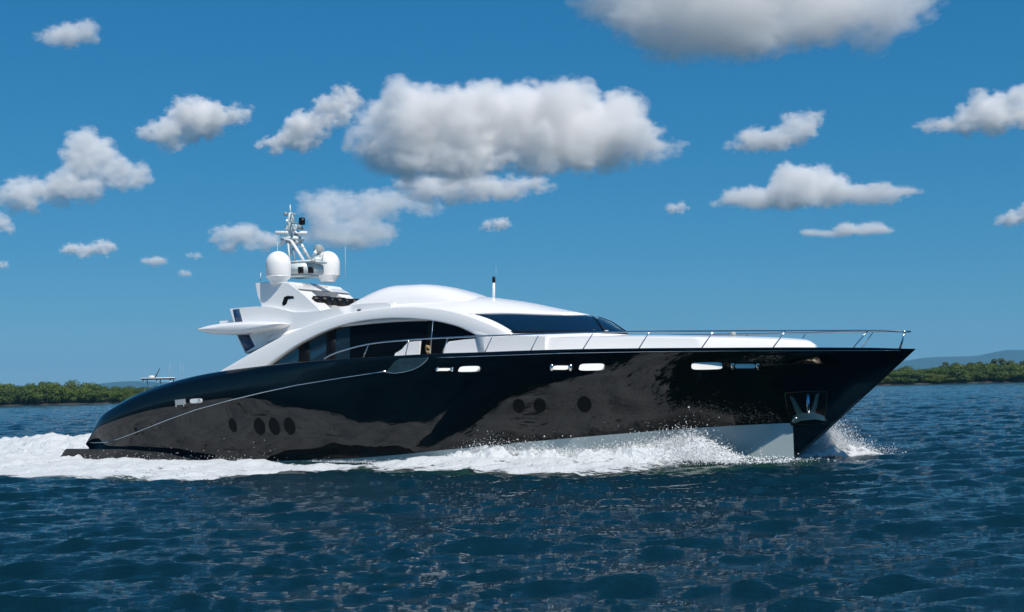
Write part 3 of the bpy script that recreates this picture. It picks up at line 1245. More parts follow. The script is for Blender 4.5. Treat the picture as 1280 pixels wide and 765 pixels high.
prism('aft_pane', side_pts([(437, 399.5), (410, 408), (385, 420), (360, 435), (335, 452), (328, 464), (437, 460)], 2.72), 2.665, 2.695, M_pane, bevel=0, shear=lean)
prism('window_post', side_pts([(409, 405), (419, 403), (419, 462), (407, 462)], 2.72), 2.60, 2.71, M_dark, bevel=0, shear=lean)
prism('window_post', side_pts([(375, 424), (386, 420), (386, 463), (372, 463)], 2.72), 2.60, 2.71, M_dark, bevel=0, shear=lean)
prism('window_post', side_pts([(537, 399), (541, 399.5), (539, 430), (533, 430)], 2.72), 2.66, 2.74, M_dark, bevel=0, shear=lean)
# saloon bulkhead inside, so the house is not an empty shell ahead of the aft panes
prism('bulkhead', [(cutx + .3, 4.2), (cutx + .3, 6.6), (cutx + .45, 6.6), (cutx + .45, 4.2)], -2.4, 2.4, M_dark, bevel=0, both=False)

# roof and windscreen surfaces
zc = pl([9.5, 12, 14, 17, 19.25, 21.6, 23.2, 24.7], [6.35, 6.75, 6.95, 7.06, 7.0, 6.68, 6.32, 5.97])
TOPN, BOTN = 2.2, 2.5


def ws_top(y_):
    return 24.7 - 4.3 * (abs(y_) / TOPN) ** 2.6


def ws_bot(y_):
    return 26.35 - 3.85 * (abs(y_) / BOTN) ** 2.6


def roof_z(X, y_):
    return zc(X) - .80 * (abs(y_) / 2.25) ** 2.2


NY = 33
ys_ = [-2.55 + 5.1 * i / (NY - 1) for i in range(NY)]
V, Fc = [], []
NX = 26
for i in range(NY):
    y_ = ys_[i]
    xt = ws_top(y_)
    for j in range(NX):
        q = j / (NX - 1)
        X = xt + (10 - xt) * q
        V.append(L(X, y_, roof_z(X, y_)))
for i in range(NY - 1):
    for j in range(NX - 1):
        a_ = i * NX + j
        Fc.append((a_, a_ + 1, a_ + NX + 1, a_ + NX))
roof = mesh_obj('roof', V, Fc, M_white, yacht)
md = roof.modifiers.new('thickness', 'SOLIDIFY')
md.thickness = 0.12
md.offset = 0


def front_surf(q, y_, out=0.0):
    """q=0 top edge of the windscreen, 1 bottom edge, up to 1.6 down to the deck"""
    yt, yb_ = y_ * TOPN, y_ * BOTN
    T = Vector((ws_top(yt), yt, roof_z(ws_top(yt), yt)))
    B = Vector((ws_bot(yb_), yb_, 5.10 + .12 * abs(y_) ** 2))
    if q <= 1:
        p = T.lerp(B, q)
        p.z += .10 * math.sin(math.pi * q)
    else:
        D = Vector((B.x + .25, yb_ * 1.03, 4.2))
        p = B.lerp(D, (q - 1) / .6)
    nrm = Vector((0.45, .35 * y_, .8)).normalized()
    return p + nrm * out


def patch(name, qs, yy, mat, out, parent=None, thick=0.03):
    V = [L(*front_surf(q, y_, out)) for q in qs for y_ in yy]
    k = len(yy)
    Fc = [(i * k + j, i * k + j + 1, (i + 1) * k + j + 1, (i + 1) * k + j) for i in range(len(qs) - 1) for j in range(k - 1)]
    o = mesh_obj(name, V, Fc, mat, parent or yacht)
    m_ = o.modifiers.new('thickness', 'SOLIDIFY')
    m_.thickness = thick
    m_.offset = 0
    return o


lin = lambda a_, b_, n_: [a_ + (b_ - a_) * i / (n_ - 1) for i in range(n_)]
patch('windscreen_surround', lin(0, 1, 8) + [1.001, 1.3, 1.6], lin(-1.14, 1.14, 49), M_white, 0, thick=.06)
ws = patch('windscreen', lin(.03, .95, 8), lin(-.56, .99, 41), M_glassb, .045, thick=.02)
patch('windscreen_post', lin(0, 1, 6), lin(-.66, -.50, 5), M_white, .07, parent=ws, thick=.03)
patch('lower_trim', lin(.93, 1.0, 3), lin(-.6, 1.0, 41), M_dark, .055, parent=ws, thick=.02)
for (ya, yb2, qa) in [(.42, .18, .95), (-.30, -.05, .95)]:
    bm = bmesh.new()
    tube_bm(bm, [L(*front_surf(.93, ya, .10)), L(*front_surf(.55, (ya + yb2) / 2, .12)), L(*front_surf(.25, yb2, .10))], .03, .02, 6)
    bm_obj('wiper', bm, M_dark, ws)

# lower coaming along the side deck, forward of the side doors
prism('side_coaming', side_pts([(553, 446), (556, 432), (561, 427), (580, 424.5), (606, 422.5), (640, 419.8), (684, 419.6), (684, 446)], 3.0), 2.55, 3.035, M_white, bevel=.03, shear=lambda X, Z: -0.12 * (Z - 4.3) - 0.035 * max(0, X - 17) ** 1.5 * .35)
prism('aft_gate', side_pts([(491, 448), (493, 441.5), (502, 437), (507, 431), (509, 427.5), (525, 426), (523, 447)], 3.0), 2.86, 2.96, M_white, bevel=.02, shear=lean)
bm = bmesh.new()
X_, Z_ = side_pts([(543, 401)], 2.9)[0]
X2, Z2 = side_pts([(538.5, 433)], 3.0)[0]
tube_bm(bm, [L(X2, 3.0, Z2 - .3), L(X_, 2.82, Z_)], .03, .02, 6)
bm_obj('boarding_pole', bm, M_steel, yacht)

# foredeck trunk
bt = pl([21.5, 24, 25.5, 27.7, 31, 33, 33.9, 34.2], [2.72, 2.67, 2.48, 2.05, 1.45, .95, .60, .30])
zt = pl([21.5, 24.5, 27.7, 30, 32, 33.4, 33.9, 34.2], [5.12, 5.02, 4.93, 4.82, 4.70, 4.58, 4.50, 4.30])
V, Fc = [], []
NXT, NYT = 40, 17
for i in range(NXT):
    X = 21.5 + (34.2 - 21.5) * (1 - (1 - i / (NXT - 1)) ** 1.6)
    for j in range(NYT):
        q = -1 + 2 * j / (NYT - 1)
        q = math.copysign(1 - (1 - abs(q)) ** 1.5, q)
        y_ = bt(X) * q * (1.0 if abs(q) < 1 else 1.04)
        edge = max(0, (abs(q) - .86) / .14)
        z_ = zt(X) + .12 * (1 - q * q) - .10 * edge ** 2
        if abs(q) >= 1:
            z_ = z_sheer(X) - .15
        V.append(L(X, y_, z_))
for i in range(NXT - 1):
    for j in range(NYT - 1):
        a_ = i * NYT + j
        Fc.append((a_, a_ + NYT, a_ + NYT + 1, a_ + 1))
e0 = (NXT - 1) * NYT
Fc.append(tuple(range(e0, e0 + NYT)))
clean_mesh('foredeck_trunk', V, Fc, M_white, yacht, ang=50)
for (X, y_) in [(25.9, .9), (31.0, .2)]:
    bm = bmesh.new()
    bmesh.ops.create_cone(bm, cap_ends=True, segments=16, radius1=.12, radius2=.10, depth=.22, matrix=Matrix.Translation(L(X, y_, zt(X) + .2)))
    bm_obj('deck_light', bm, M_grey, yacht)

# raised flybridge coaming (hump)
V, Fc = [], []
nx, ny = 36, 25
for i in range(nx):
    X = 12.7 + (20.4 - 12.7) * i / (nx - 1)
    for j in range(ny):
        q = -1 + 2 * j / (ny - 1)
        u = (X - 12.7) / (20.4 - 12.7)
        ends = min(math.sin(math.pi / 2 * min(1, u / .40)) ** 1.5, math.sin(math.pi / 2 * min(1, (1 - u) / .48)) ** 1.2)
        prof_ = ends * (1 - abs(q) ** 2.6) ** .7
        top_ = 7.74 - .14 * max(0, u - .36)
        base_ = roof_z(X, 1.55 * q) - .05
        V.append(L(X, 1.55 * q, base_ + (top_ - base_) * prof_))
for i in range(nx - 1):
    for j in range(ny - 1):
        a_ = i * ny + j
        Fc.append((a_, a_ + ny, a_ + ny + 1, a_ + 1))
mesh_obj('flybridge_coaming', V, Fc, M_white, yacht)

# flybridge fairing, fins and wing
YF = 2.35
fair_top = densify([(286, 386.5), (298, 384.8), (325, 383), (346, 385.2), (369, 390.2), (393, 389.2), (420, 384.8), (450, 380), (490, 378)], 4)
fair = poly_px(fair_top + [(490, 402), (440, 402), (400, 412), (362, 425), (345, 414), (320, 412), (292, 405)], YF)
prism('flybridge_side', fair, 1.95, YF, M_white, bevel=.06)
prism('flybridge_deck', [(poly_px([(300, 400)], 0)[0][0] + .4, 6.25), (17, 6.25), (17, 6.45), (poly_px([(300, 400)], 0)[0][0] + .4, 6.45)], -2.0, 2.0, M_white, bevel=.02, both=False)
prism('wing_fin', poly_px([(292, 408), (296, 420), (306, 442), (322, 436), (345, 424), (362, 414), (362, 404)], YF - .05), 1.9, YF - .05, M_white, bevel=.03)
prism('fin_stripe', poly_px([(296.5, 419), (311, 418.5), (318, 433), (306.5, 440)], YF - .02), YF - .4, YF - .035, M_navy, bevel=0)
prism('fairing_stripe', poly_px([(291, 387), (299, 386), (303, 402), (294, 402.5)], YF + .01), YF - .3, YF + .012, M_navy, bevel=0)
# wing: a lens shaped plate reaching across the beam
up_ = densify([(245, 411.8), (262, 406.6), (288, 403.2), (320, 401.8), (342, 402.6), (352, 404.6)], 5)
dn_ = densify([(352, 404.6), (342, 410.5), (312, 416.6), (285, 418.2), (262, 416.6), (245, 411.8)], 5)
wpoly = poly_px(up_[:-1] + dn_[:-1], 3.0)
wc = Vector((sum(p[0] for p in wpoly) / len(wpoly), sum(p[1] for p in wpoly) / len(wpoly)))
V, Fc = [], []
wy = [-3.25, -3.22, -3.12, -3.0] + [-2, 0, 2] + [3.0, 3.12, 3.22, 3.25]
ws_c = [.30, .62, .88, 1, 1, 1, 1, 1, .88, .62, .30]
for y_, s_ in zip(wy, ws_c):
    for X, Z in wpoly:
        V.append(L(wc.x + (X - wc.x) * (s_ ** .5), y_, wc.y + (Z - wc.y) * s_))
kw = len(wpoly)
for i in range(len(wy) - 1):
    for j in range(kw):
        Fc.append((i * kw + j, i * kw + (j + 1) % kw, (i + 1) * kw + (j + 1) % kw, (i + 1) * kw + j))
Fc.append(tuple(range(kw)))
Fc.append(tuple(range((len(wy) - 1) * kw, len(wy) * kw))[::-1])
clean_mesh('aft_wing', V, Fc, M_white, yacht, ang=70)

# radar arch
YA = 2.05
prism('arch_leg', poly_px([(318, 353.8), (322, 369), (327.5, 386), (345, 392), (404, 392), (403, 388.5), (380, 369), (361, 352.6), (340, 352.8)], YA), 1.05, YA, M_white, bevel=.05)
prism('arch_leg_vent', poly_px([(355, 371.5), (359, 369.8), (366.5, 370.2), (367.5, 373), (360, 374), (358, 380), (354.5, 382.5), (352.5, 380)], YA + .01), YA - .2, YA + .012, M_dark, bevel=0)
prism('arch_beam', poly_px([(318.5, 353.6), (340, 352.4), (357, 351.6), (374.5, 360.8), (371, 361.6), (345, 357.5), (320.5, 358)], YA), -2.0, 2.0, M_white, bevel=.02, both=False)
prism('beam_stripe', poly_px([(330, 352.4), (357.2, 351.2), (375, 360.6), (373, 361.4), (352, 358), (330, 357)], YA), -.30, .25, M_navy, bevel=0, both=False)
X, Z = px_plane(397, 374.5, 1.45)
for k in range(6):
    y_ = 1.45 - k * .60
    bm = bmesh.new()
    bmesh.ops.create_cube(bm, size=1, matrix=Matrix.Translation(L(X + .04 * (k % 2), y_, Z - .02)) @ Matrix.Diagonal((.30, .64, .36 + .04 * (k % 2), 1)))
    bmesh.ops.bevel(bm, geom=list(bm.edges), offset=.07, segments=3, affect='EDGES')
    bm_obj('seat_back', bm, M_dark, yacht)


def lathe(name, prof_, ctr, mat, parent, seg=32):
    bm = bmesh.new()
    rings = []
    for r_, z_ in prof_:
        rings.append([bm.verts.new((ctr[0] + r_ * math.cos(2 * math.pi * k / seg), ctr[1] + r_ * math.sin(2 * math.pi * k / seg), ctr[2] + z_)) for k in range(seg)])
    for a_, b_ in zip(rings[:-1], rings[1:]):
        for k in range(seg):
            bm.faces.new((a_[k], a_[(k + 1) % seg], b_[(k + 1) % seg], b_[k]))
    bm.faces.new(rings[0][::-1])
    bm.faces.new(rings[-1])
    bmesh.ops.remove_doubles(bm, verts=bm.verts, dist=.0005)
    bmesh.ops.recalc_face_normals(bm, faces=bm.faces)
    sharp_edges(bm, 35)
    return bm_obj2(name, bm, mat, parent)


for (px, py, y_) in [(348, 350.5, 1.9), (410, 348.5, -1.9)]:
    X, Z = px_plane(px, py, y_)
    r_ = .58
    pr = [(.36, -.15), (.42, .0), (.54, .12), (.58, .17)]
    dm_ = lathe('dome_base', pr + [(.57, .19)], L(X, y_, Z), M_ivory, yacht)
    body = [(.565, .19), (r_, .22), (r_, .70)] + [(r_ * math.cos(a_), .72 + .62 * math.sin(a_)) for a_ in [R(q) for q in range(5, 90, 9)]] + [(.02, 1.34)]
    lathe('satellite_dome', body, L(X, y_, Z), M_ivory, yacht)

# mast with its instruments
def P0(px, py, y_=0.0):
    X, Z = px_plane(px, py, y_)
    return Vector(L(X, y_, Z))


def tube_part(name, pts, r0, r1, mat, parent, seg=8):
    bm = bmesh.new()
    tube_bm(bm, pts, r0, r1, seg)
    return bm_obj(name, bm, mat, parent)


def box_part(name, ctr, size, mat, parent, bev=.02):
    bm = bmesh.new()
    bmesh.ops.create_cube(bm, size=1, matrix=Matrix.Translation(ctr) @ Matrix.Diagonal((*size, 1)))
    bmesh.ops.bevel(bm, geom=list(bm.edges), offset=bev, segments=2, affect='EDGES')
    bmesh.ops.recalc_face_normals(bm, faces=bm.faces)
    sharp_edges(bm, 30)
    return bm_obj2(name, bm, mat, parent)


mast = box_part('mast', P0(380, 337) + Vector((0, 0, 0)), (1.25, 1.5, .48), M_mast, yacht, .05)
box_part('mast_platform', P0(382, 328.5), (1.5, 1.4, .10), M_mast, mast, .03)
box_part('mast_base', P0(377, 345.5), (1.1, 1.3, .14), M_mast, mast, .03)
for (px, y_) in [(376, .76), (388.5, .76)]:
    X, Z = px_plane(px, 337.5, y_)
    box_part('mast_recess', Vector(L(X, y_, Z)), (.30, .05, .30), M_dark, mast, .01)
for y_, dx_ in [(.55, 0), (-.55, 0)]:
    a_ = P0(356.5 + (0 if y_ > 0 else 11), 299 if y_ > 0 else 300.5, y_ * .6)
    b_ = P0(379 + (0 if y_ > 0 else 8), 325, y_)
    tube_part('mast_strut', [a_ + Vector((-.25, 0, -.25)), a_, a_ + Vector((.35, 0, .0)) - Vector((0, 0, .1)), b_], .085, .075, M_white, mast)
    tube_part('mast_post', [P0(360, 303, y_ * .6), P0(362, 326, y_)], .05, .05, M_mast, mast)
    tube_part('mast_post', [P0(366.5, 306, y_ * .6), P0(368, 326, y_)], .035, .035, M_grey, mast)
for (pa, pb_, ya, yb2, r_) in [((360.5, 307), (367.5, 321), .3, .3, .025), ((361.5, 321), (366.8, 308), .3, .3, .025), ((360.5, 307), (367.5, 321), -.3, -.3, .025),
                               ((361, 313), (367, 313), .3, -.3, .03), ((361.5, 319), (367.5, 319), .3, -.3, .03), ((366, 307), (371, 300), .2, .2, .03),
                               ((372, 309), (384, 309.5), .3, -.3, .02), ((376, 316), (387, 316.5), .3, -.3, .02), ((389, 323), (395, 312), 0, 0, .03), ((403, 326), (405, 309), -.6, -.6, .02),
                               ((357, 297), (356, 289), .5, .5, .02), ((369, 297), (370.5, 288), -.3, -.3, .02), ((360, 281), (359, 272), .2, .2, .015), ((367, 281), (368, 272), -.2, -.2, .015)]:
    tube_part('mast_brace', [P0(*pa, ya), P0(*pb_, yb2)], r_, r_ * .9, M_mast if r_ > .022 else M_grey, mast, 6)
for (px, py, y_, sz) in [(369.5, 302.5, .1, .24), (360.5, 301.5, .3, .2), (368.5, 288, -.2, .16), (358.5, 276, .3, .12), (366, 273, 0, .14), (391, 326, .5, .2), (372, 328, .6, .16)]:
    box_part('instrument_box', P0(px, py, y_), (sz, sz * .9, sz * 1.1), rnd.choice([M_grey, M_mast, M_white]), mast, .03)
box_part('mast_head', P0(365, 299), (.85, .75, .20), M_mast, mast, .03)
tube_part('mast_column', [P0(364, 299), P0(363.2, 281), P0(363, 266)], .20, .10, M_mast, mast, 10)
tube_part('mast_tip', [P0(363, 268), P0(362.6, 256)], .04, .03, M_mast, mast)
for (py, w_) in [(287.5, 1.05), (277, .75), (268, .5), (293, .9)]:
    tube_part('crossbar', [P0(363.4, py) + Vector((-w_ * .45, w_ * .5, 0)), P0(363.4, py) + Vector((w_ * .55, -w_ * .5, 0))], .035, .035, M_mast, mast)
tube_part('radar_scanner', [P0(364, 291) + Vector((-.55, -.5, 0)), P0(364, 291) + Vector((.55, .5, 0))], .09, .09, M_white, mast)
box_part('loudhailer', P0(377.5, 276.6, .2), (.26, .20, .34), M_dark, mast, .03)
tube_part('hailer_arm', [P0(365, 279, .1), P0(377, 279, .2)], .03, .03, M_grey, mast)
for (px, py, r_, mt_) in [(357, 267.5, .09, M_grey), (358, 284.5, .10, M_white), (369.5, 283, .09, M_mast), (374, 283.6, .09, M_grey), (371, 297, .13, M_grey), (378, 285.5, .08, M_grey), (368, 268, .06, M_grey), (361, 293, .11, M_mast), (373, 292, .10, M_mast)]:
    p = P0(px, py, rnd.uniform(-.3, .4))
    lathe('nav_light', [(r_ * .8, -r_), (r_, -r_ * .7), (r_, r_ * .6), (r_ * .5, r_), (.01, r_ * 1.05)], tuple(p), mt_, mast, 12)
    tube_part('light_bracket', [p, P0(363.5, py + 2.5)], .02, .02, M_grey, mast, 5)
sl = P0(398, 315, -.3)
lathe('searchlight', [(.10, -.34), (.12, -.2), (.06, -.1), (.20, .0), (.24, .14), (.20, .3), (.03, .36)], tuple(sl), M_grey, mast, 14)
lathe('camera_ball', [(.08, -.2), (.12, -.05), (.14, .06), (.10, .16), (.02, .2)], tuple(P0(401, 318, -.4)), M_white, mast, 14)
box_part('camera_bracket', P0(397, 325, -.3), (.36, .4, .3), M_mast, mast, .04)
lathe('horn', [(.05, -.1), (.1, 0), (.05, .1)], tuple(P0(394, 316, .2)), M_white, mast, 12)
for (pa, pb_, y_, r_) in [((346.8, 303), (347.2, 344), 1.2, .014), ((431.5, 308), (432, 347), -1.9, .012), ((326, 341), (325, 351), 1.9, .03), ((620, 333), (620, 346), 0, .006)]:
    tube_part('whip_antenna', [P0(*pb_, y_), P0(*pa, y_)], r_, r_ * .7, M_mast, yacht, 5)
st = tube_part('roof_antenna', [P0(617, 378), P0(617.2, 352)], .07, .06, M_white, yacht)
tube_part('antenna_cap', [P0(617.2, 353), P0(617.3, 345.8)], .075, .07, M_dark, st)

# rails
b_rail = lambda X: max(.02, b_sheer(min(X, 37.75)) - .16)
rail_px = [(405, 448.5), (421, 440.5), (461, 430), (512, 424.8), (560, 422), (610, 419.8), (640, 418.6), (680, 417.2), (720, 416), (760, 415), (798, 414.5), (850, 414.1), (892, 413.9), (940, 413.7), (982, 413.6), (1030, 413.4), (1060, 413.3), (1090, 413.3), (1111, 413.5), (1130, 414.6)]
rp = [px_breadth(px, py, b_rail) for px, py in densify(rail_px, 3)]
half = [Vector(L(*p)) for p in rp]
nose = Vector(L(37.72, 0, half[-1].z))
full = half + [nose] + [Vector((p.x, -p.y, p.z)) for p in reversed(half)]
M_rail = material('polished_rail_steel', (.62, .64, .66), rough=.12, metal=1.0)
rail = tube_part('bow_rail', full, .032, .032, M_rail, yacht, 8)
for (a_, b_) in [((454, 446), (461, 430)), ((507, 443), (511, 425)), ((553, 441), (560, 422)), ((606, 439.5), (616, 419.6)), ((663, 438), (674, 417.4)), ((728, 436.5), (742, 415.5)),
                 ((798, 435.5), (812, 414.4)), ((876, 435.5), (892, 413.9)), ((965, 435.2), (982, 413.6)), ((1065, 435.2), (1085, 413.3)), ((1123.5, 436), (1131, 414.8))]:
    p = Vector(L(*px_breadth(*a_, b_rail)))
    q = Vector(L(*px_breadth(*b_, b_rail)))
    for s_ in (1, -1):
        tube_part('stanchion', [Vector((p.x, p.y * s_, p.z - .03)), Vector((q.x, q.y * s_, q.z))], .024, .02, M_rail, rail)

# coil of rope on the side deck
bm = bmesh.new()
cx_, cz_ = side_pts([(536, 436)], 2.95)[0]
q = []
for i in range(60):
    a_ = i / 59 * 2 * math.pi * 3.5
    rr = .15 + .03 * math.sin(i * .9)
    q.append(Vector((cx_ + rr * .55 * math.cos(a_), -2.97 + .04 * math.sin(a_ * 2.1), cz_ - .02 + rr * .9 * math.sin(a_ * .98))))
tube_bm(bm, q, .035, .035, 6)
q0 = BO
rope = bm_obj('mooring_rope', bm, M_rope)
rope.matrix_world = Matrix.Translation((BO.x, BO.y, 0)) @ Matrix.Rotation(-HEAD, 4, 'Z')
tag(rope, "tan mooring rope coiled on the yacht's side deck by the white gate", 'rope')

# ------------------------------------------------------------------ foam, spray and wake
def foam_mat(name, scale, thresh_soft):
    mt = bpy.data.materials.new(name)
    mt.use_nodes = True
    n = mt.node_tree
    b = n.nodes['Principled BSDF']
    b.inputs['Base Color'].default_value = (.74, .77, .78, 1)
    b.inputs['Roughness'].default_value = .75
    b.inputs['Specular IOR Level'].default_value = .2
    out = n.nodes['Material Output']
    at = n.nodes.new('ShaderNodeAttribute')
    at.attribute_name = 'cover'
    tc = n.nodes.new('ShaderNodeTexCoord')
    nz = n.nodes.new('ShaderNodeTexNoise')
    nz.inputs['Scale'].default_value = scale
    nz.inputs['Detail'].default_value = 10
    nz.inputs['Roughness'].default_value = .72
    m1_ = n.nodes.new('ShaderNodeMapping')
    m1_.inputs['Rotation'].default_value = (0, 0, HEAD)
    m2_ = n.nodes.new('ShaderNodeMapping')
    m2_.inputs['Scale'].default_value = (.5, 1.25, 1.1)
    n.links.new(tc.outputs['Object'], m1_.inputs[0])
    n.links.new(m1_.outputs[0], m2_.inputs[0])
    n.links.new(m2_.outputs[0], nz.inputs['Vector'])
    ad = n.nodes.new('ShaderNodeMath')
    ad.operation = 'ADD'
    n.links.new(nz.outputs['Fac'], ad.inputs[0])
    n.links.new(at.outputs['Fac'], ad.inputs[1])
    mr = n.nodes.new('ShaderNodeMapRange')
    mr.inputs['From Min'].default_value = 1.0 - thresh_soft
    mr.inputs['From Max'].default_value = 1.0 + thresh_soft
    n.links.new(ad.outputs[0], mr.inputs['Value'])
    tr_ = n.nodes.new('ShaderNodeBsdfTransparent')
    tl_ = n.nodes.new('ShaderNodeBsdfTranslucent')
    tl_.inputs[0].default_value = (.8, .86, .88, 1)
    m1 = n.nodes.new('ShaderNodeMixShader')
    m1.inputs[0].default_value = .25
    n.links.new(b.outputs[0], m1.inputs[1])
    n.links.new(tl_.outputs[0], m1.inputs[2])
    m2 = n.nodes.new('ShaderNodeMixShader')
    n.links.new(mr.outputs[0], m2.inputs[0])
    n.links.new(tr_.outputs[0], m2.inputs[1])
    n.links.new(m1.outputs[0], m2.inputs[2])
    n.links.new(m2.outputs[0], out.inputs['Surface'])
    nb = n.nodes.new('ShaderNodeTexNoise')
    nb.inputs['Scale'].default_value = 7
    nb.inputs['Detail'].default_value = 6
    n.links.new(tc.outputs['Object'], nb.inputs['Vector'])
    bp = n.nodes.new('ShaderNodeBump')
    bp.inputs['Strength'].default_value = .8
    bp.inputs['Distance'].default_value = .12
    n.links.new(nb.outputs['Fac'], bp.inputs['Height'])
    n.links.new(bp.outputs['Normal'], b.inputs['Normal'])
    return mt


M_foam = foam_mat('sea_foam', 4.5, .05)
M_spray = foam_mat('spray_sheet', 8.0, .05)


def water_z(X, Y):
    X, Y = np.asarray(X, float), np.asarray(Y, float)
    xw = BO.x + BA.x * X + BS.x * Y
    yw = BO.y + BA.y * X + BS.y * Y
    z_, _, _ = wave_field(xw, yw, np.full_like(xw, .35))
    return z_ + ship_wave(xw, yw)


def grid_obj(name, XX, YY, ZZ, cover, mat):
    nx_, ny_ = XX.shape
    V = [tuple(bw(XX[i, j], YY[i, j], ZZ[i, j])) for i in range(nx_) for j in range(ny_)]
    cv = cover.ravel()
    Fc = []
    for i in range(nx_ - 1):
        for j in range(ny_ - 1):
            q = (i * ny_ + j, (i + 1) * ny_ + j, (i + 1) * ny_ + j + 1, i * ny_ + j + 1)
            if max(cv[k] for k in q) > .22:
                Fc.append(q)
    o = mesh_obj(name, V, Fc, mat)
    at = o.data.attributes.new('cover', 'FLOAT', 'POINT')
    at.data.foreach_set('value', cv.astype(np.float32))
    return o


def w2b(px, py):
    p = on_water(px, py) - BO
    return p.dot(BA), p.dot(BS)


# outer edge of the foam beside the starboard side, from the water line in the photograph
edge = sorted(w2b(px, py) for px, py in [(-160, 596), (-60, 596), (0, 596), (80, 598), (160, 600), (230, 603), (330, 593.5), (380, 588.5), (430, 586.5), (500, 587.5), (600, 592.5), (700, 594), (800, 594), (900, 590), (950, 583)])
edge_f = lambda X: np.interp(X, [e[0] for e in edge], [e[1] for e in edge])


def fb(x_, y_, f, o_):
    return fbm(Vector((x_ * f, y_ * f, o_)), 4)


# wake: one churned sheet behind and beside the stern
xs_ = np.arange(-34, 33.0, .16)
vs_ = np.linspace(-8.0, 15.0, 150)
XX, YY = np.meshgrid(xs_, vs_, indexing='ij')
WZ = water_z(XX, YY)
ZZ = np.zeros_like(XX)
CV = np.zeros_like(XX)
hb = water_half_beam(XX)
for i in range(XX.shape[0]):
    X = xs_[i]
    eo = float(edge_f(X))
    for j in range(XX.shape[1]):
        Y = YY[i, j]
        if X > 0 and abs(Y) < hb[i, j] - .25:
            ZZ[i, j] = -.4
            continue
        n1 = fb(X, Y, .55, 1.0)
        n2 = fb(X, Y, 1.9, 5.0)
        lim = eo if Y > 0 else 1.0 + max(hb[i, j], 3.2) + max(0, 14 - X) * .12
        c_ = (lim - abs(Y) + .5 * n1) / .9
        c_ = max(-.6, min(1.0, c_))
        cov = .50 + .15 * c_ if c_ > 0 else .52 + .6 * c_
        if X > 13:
            cov -= .02 + .10 * max(0, X - 28)
        if 9.5 < X < 19.5 and Y > 0:
            gap = 3.0 * math.sin(math.pi * (X - 9.5) / 10)
            cov -= .7 * max(0, min(1, (gap - (Y - hb[i, j])) / .5 + .3 * n2))
        if X < -14:
            cov -= (-14 - X) * .010
        inside = max(0, min(1, (lim - abs(Y)) / 1.5))
        lump = (.13 + .20 * n1 + .16 * n2) * inside * (1 if X < 0 else max(.22, min(1, (abs(Y) - hb[i, j]) / 2.2)))
        hump = 0.0
        if X < 1.5:
            far = max(0, min(1, (1.5 - X) / 5)) * math.exp(-max(0, -X - 4) / 16)
            hump = .60 * far * math.exp(-((Y + 2.2) / 3.2) ** 2)
        lump *= .5 if X > 0 else 1.0
        ZZ[i, j] = WZ[i, j] + (.035 if X < 19 else .085) + max(-.02, lump) + hump * (1 + .5 * n1)
        CV[i, j] = cov + .10 * n2 + .10 * n1
wk = grid_obj('wake_foam', XX, YY, ZZ, CV, M_foam)
tag(wk, 'churned white wake foam spreading from the stern and along the hull', 'foam', kind='stuff')

# bow wave: broken sheets of spray thrown up along both sides
tops = sorted((lambda t_: (t_[0], t_[2]))(px_breadth(px, py, lambda X: float(water_half_beam(X)) + .7)) for px, py in
              [(955, 580), (930, 571), (905, 556), (880, 549), (855, 547), (830, 553), (800, 558), (765, 561), (730, 563), (690, 561), (650, 561), (622, 556), (600, 551), (580, 556), (560, 566), (530, 571), (490, 576), (440, 580), (380, 586)])
top_f = lambda X: float(np.interp(X, [t_[0] for t_ in tops], [t_[1] for t_ in tops]))
X_lo, X_hi = tops[0][0], tops[-1][0]


def spray(side, xs_, height, width, lab):
    nv_ = 26
    XX, VV = np.meshgrid(xs_, np.linspace(0, 1, nv_), indexing='ij')
    YY = np.zeros_like(XX)
    ZZ = np.zeros_like(XX)
    CV = np.zeros_like(XX)
    for i in range(XX.shape[0]):
        X = xs_[i]
        h, w_ = height(X), width(X)
        hb_ = float(water_half_beam(X))
        for j in range(nv_):
            v = VV[i, j]
            n1 = fb(X * 1.0, v * w_ + side * 9, 1.1, 3.0)
            n2 = fb(X * 1.0, v * w_ + side * 9, 4.2, 8.0)
            bell = (math.sin(math.pi * min(1, (v * .72 + .22))) ** 1.3) if v < 1 else 0
            bell = max(0.0, bell)
            YY[i, j] = side * (hb_ + .02 + v * w_ + .12 * n1)
            ZZ[i, j] = -.06 + max(0, h) * bell * (1 + .5 * n1 + .35 * n2)
            CV[i, j] = .86 - .75 * max(0, bell - .5) / .5 * .5 + .12 * n2 - (.5 if v > .94 else 0) - (.4 if h < .08 else 0)
    ZZ += water_z(XX, YY) * .5 + .05
    o = grid_obj('bow_spray', XX, YY, ZZ, CV, M_spray)
    tag(o, lab, 'spray', kind='stuff')
    return o


hs_ = lambda X: max(0.0, top_f(X) - .08) * min(1, max(0, (X_hi - X) / 2.6)) ** .8 * float(np.interp(X, [14, 19, 21, 23], [.15, .3, .6, .88]))
spray(1, np.arange(X_lo, X_hi, .09), hs_, lambda X: .9 + max(0, min(1, (33 - X) / 5)) * .55, 'white bow wave spray breaking along the near side of the yacht')


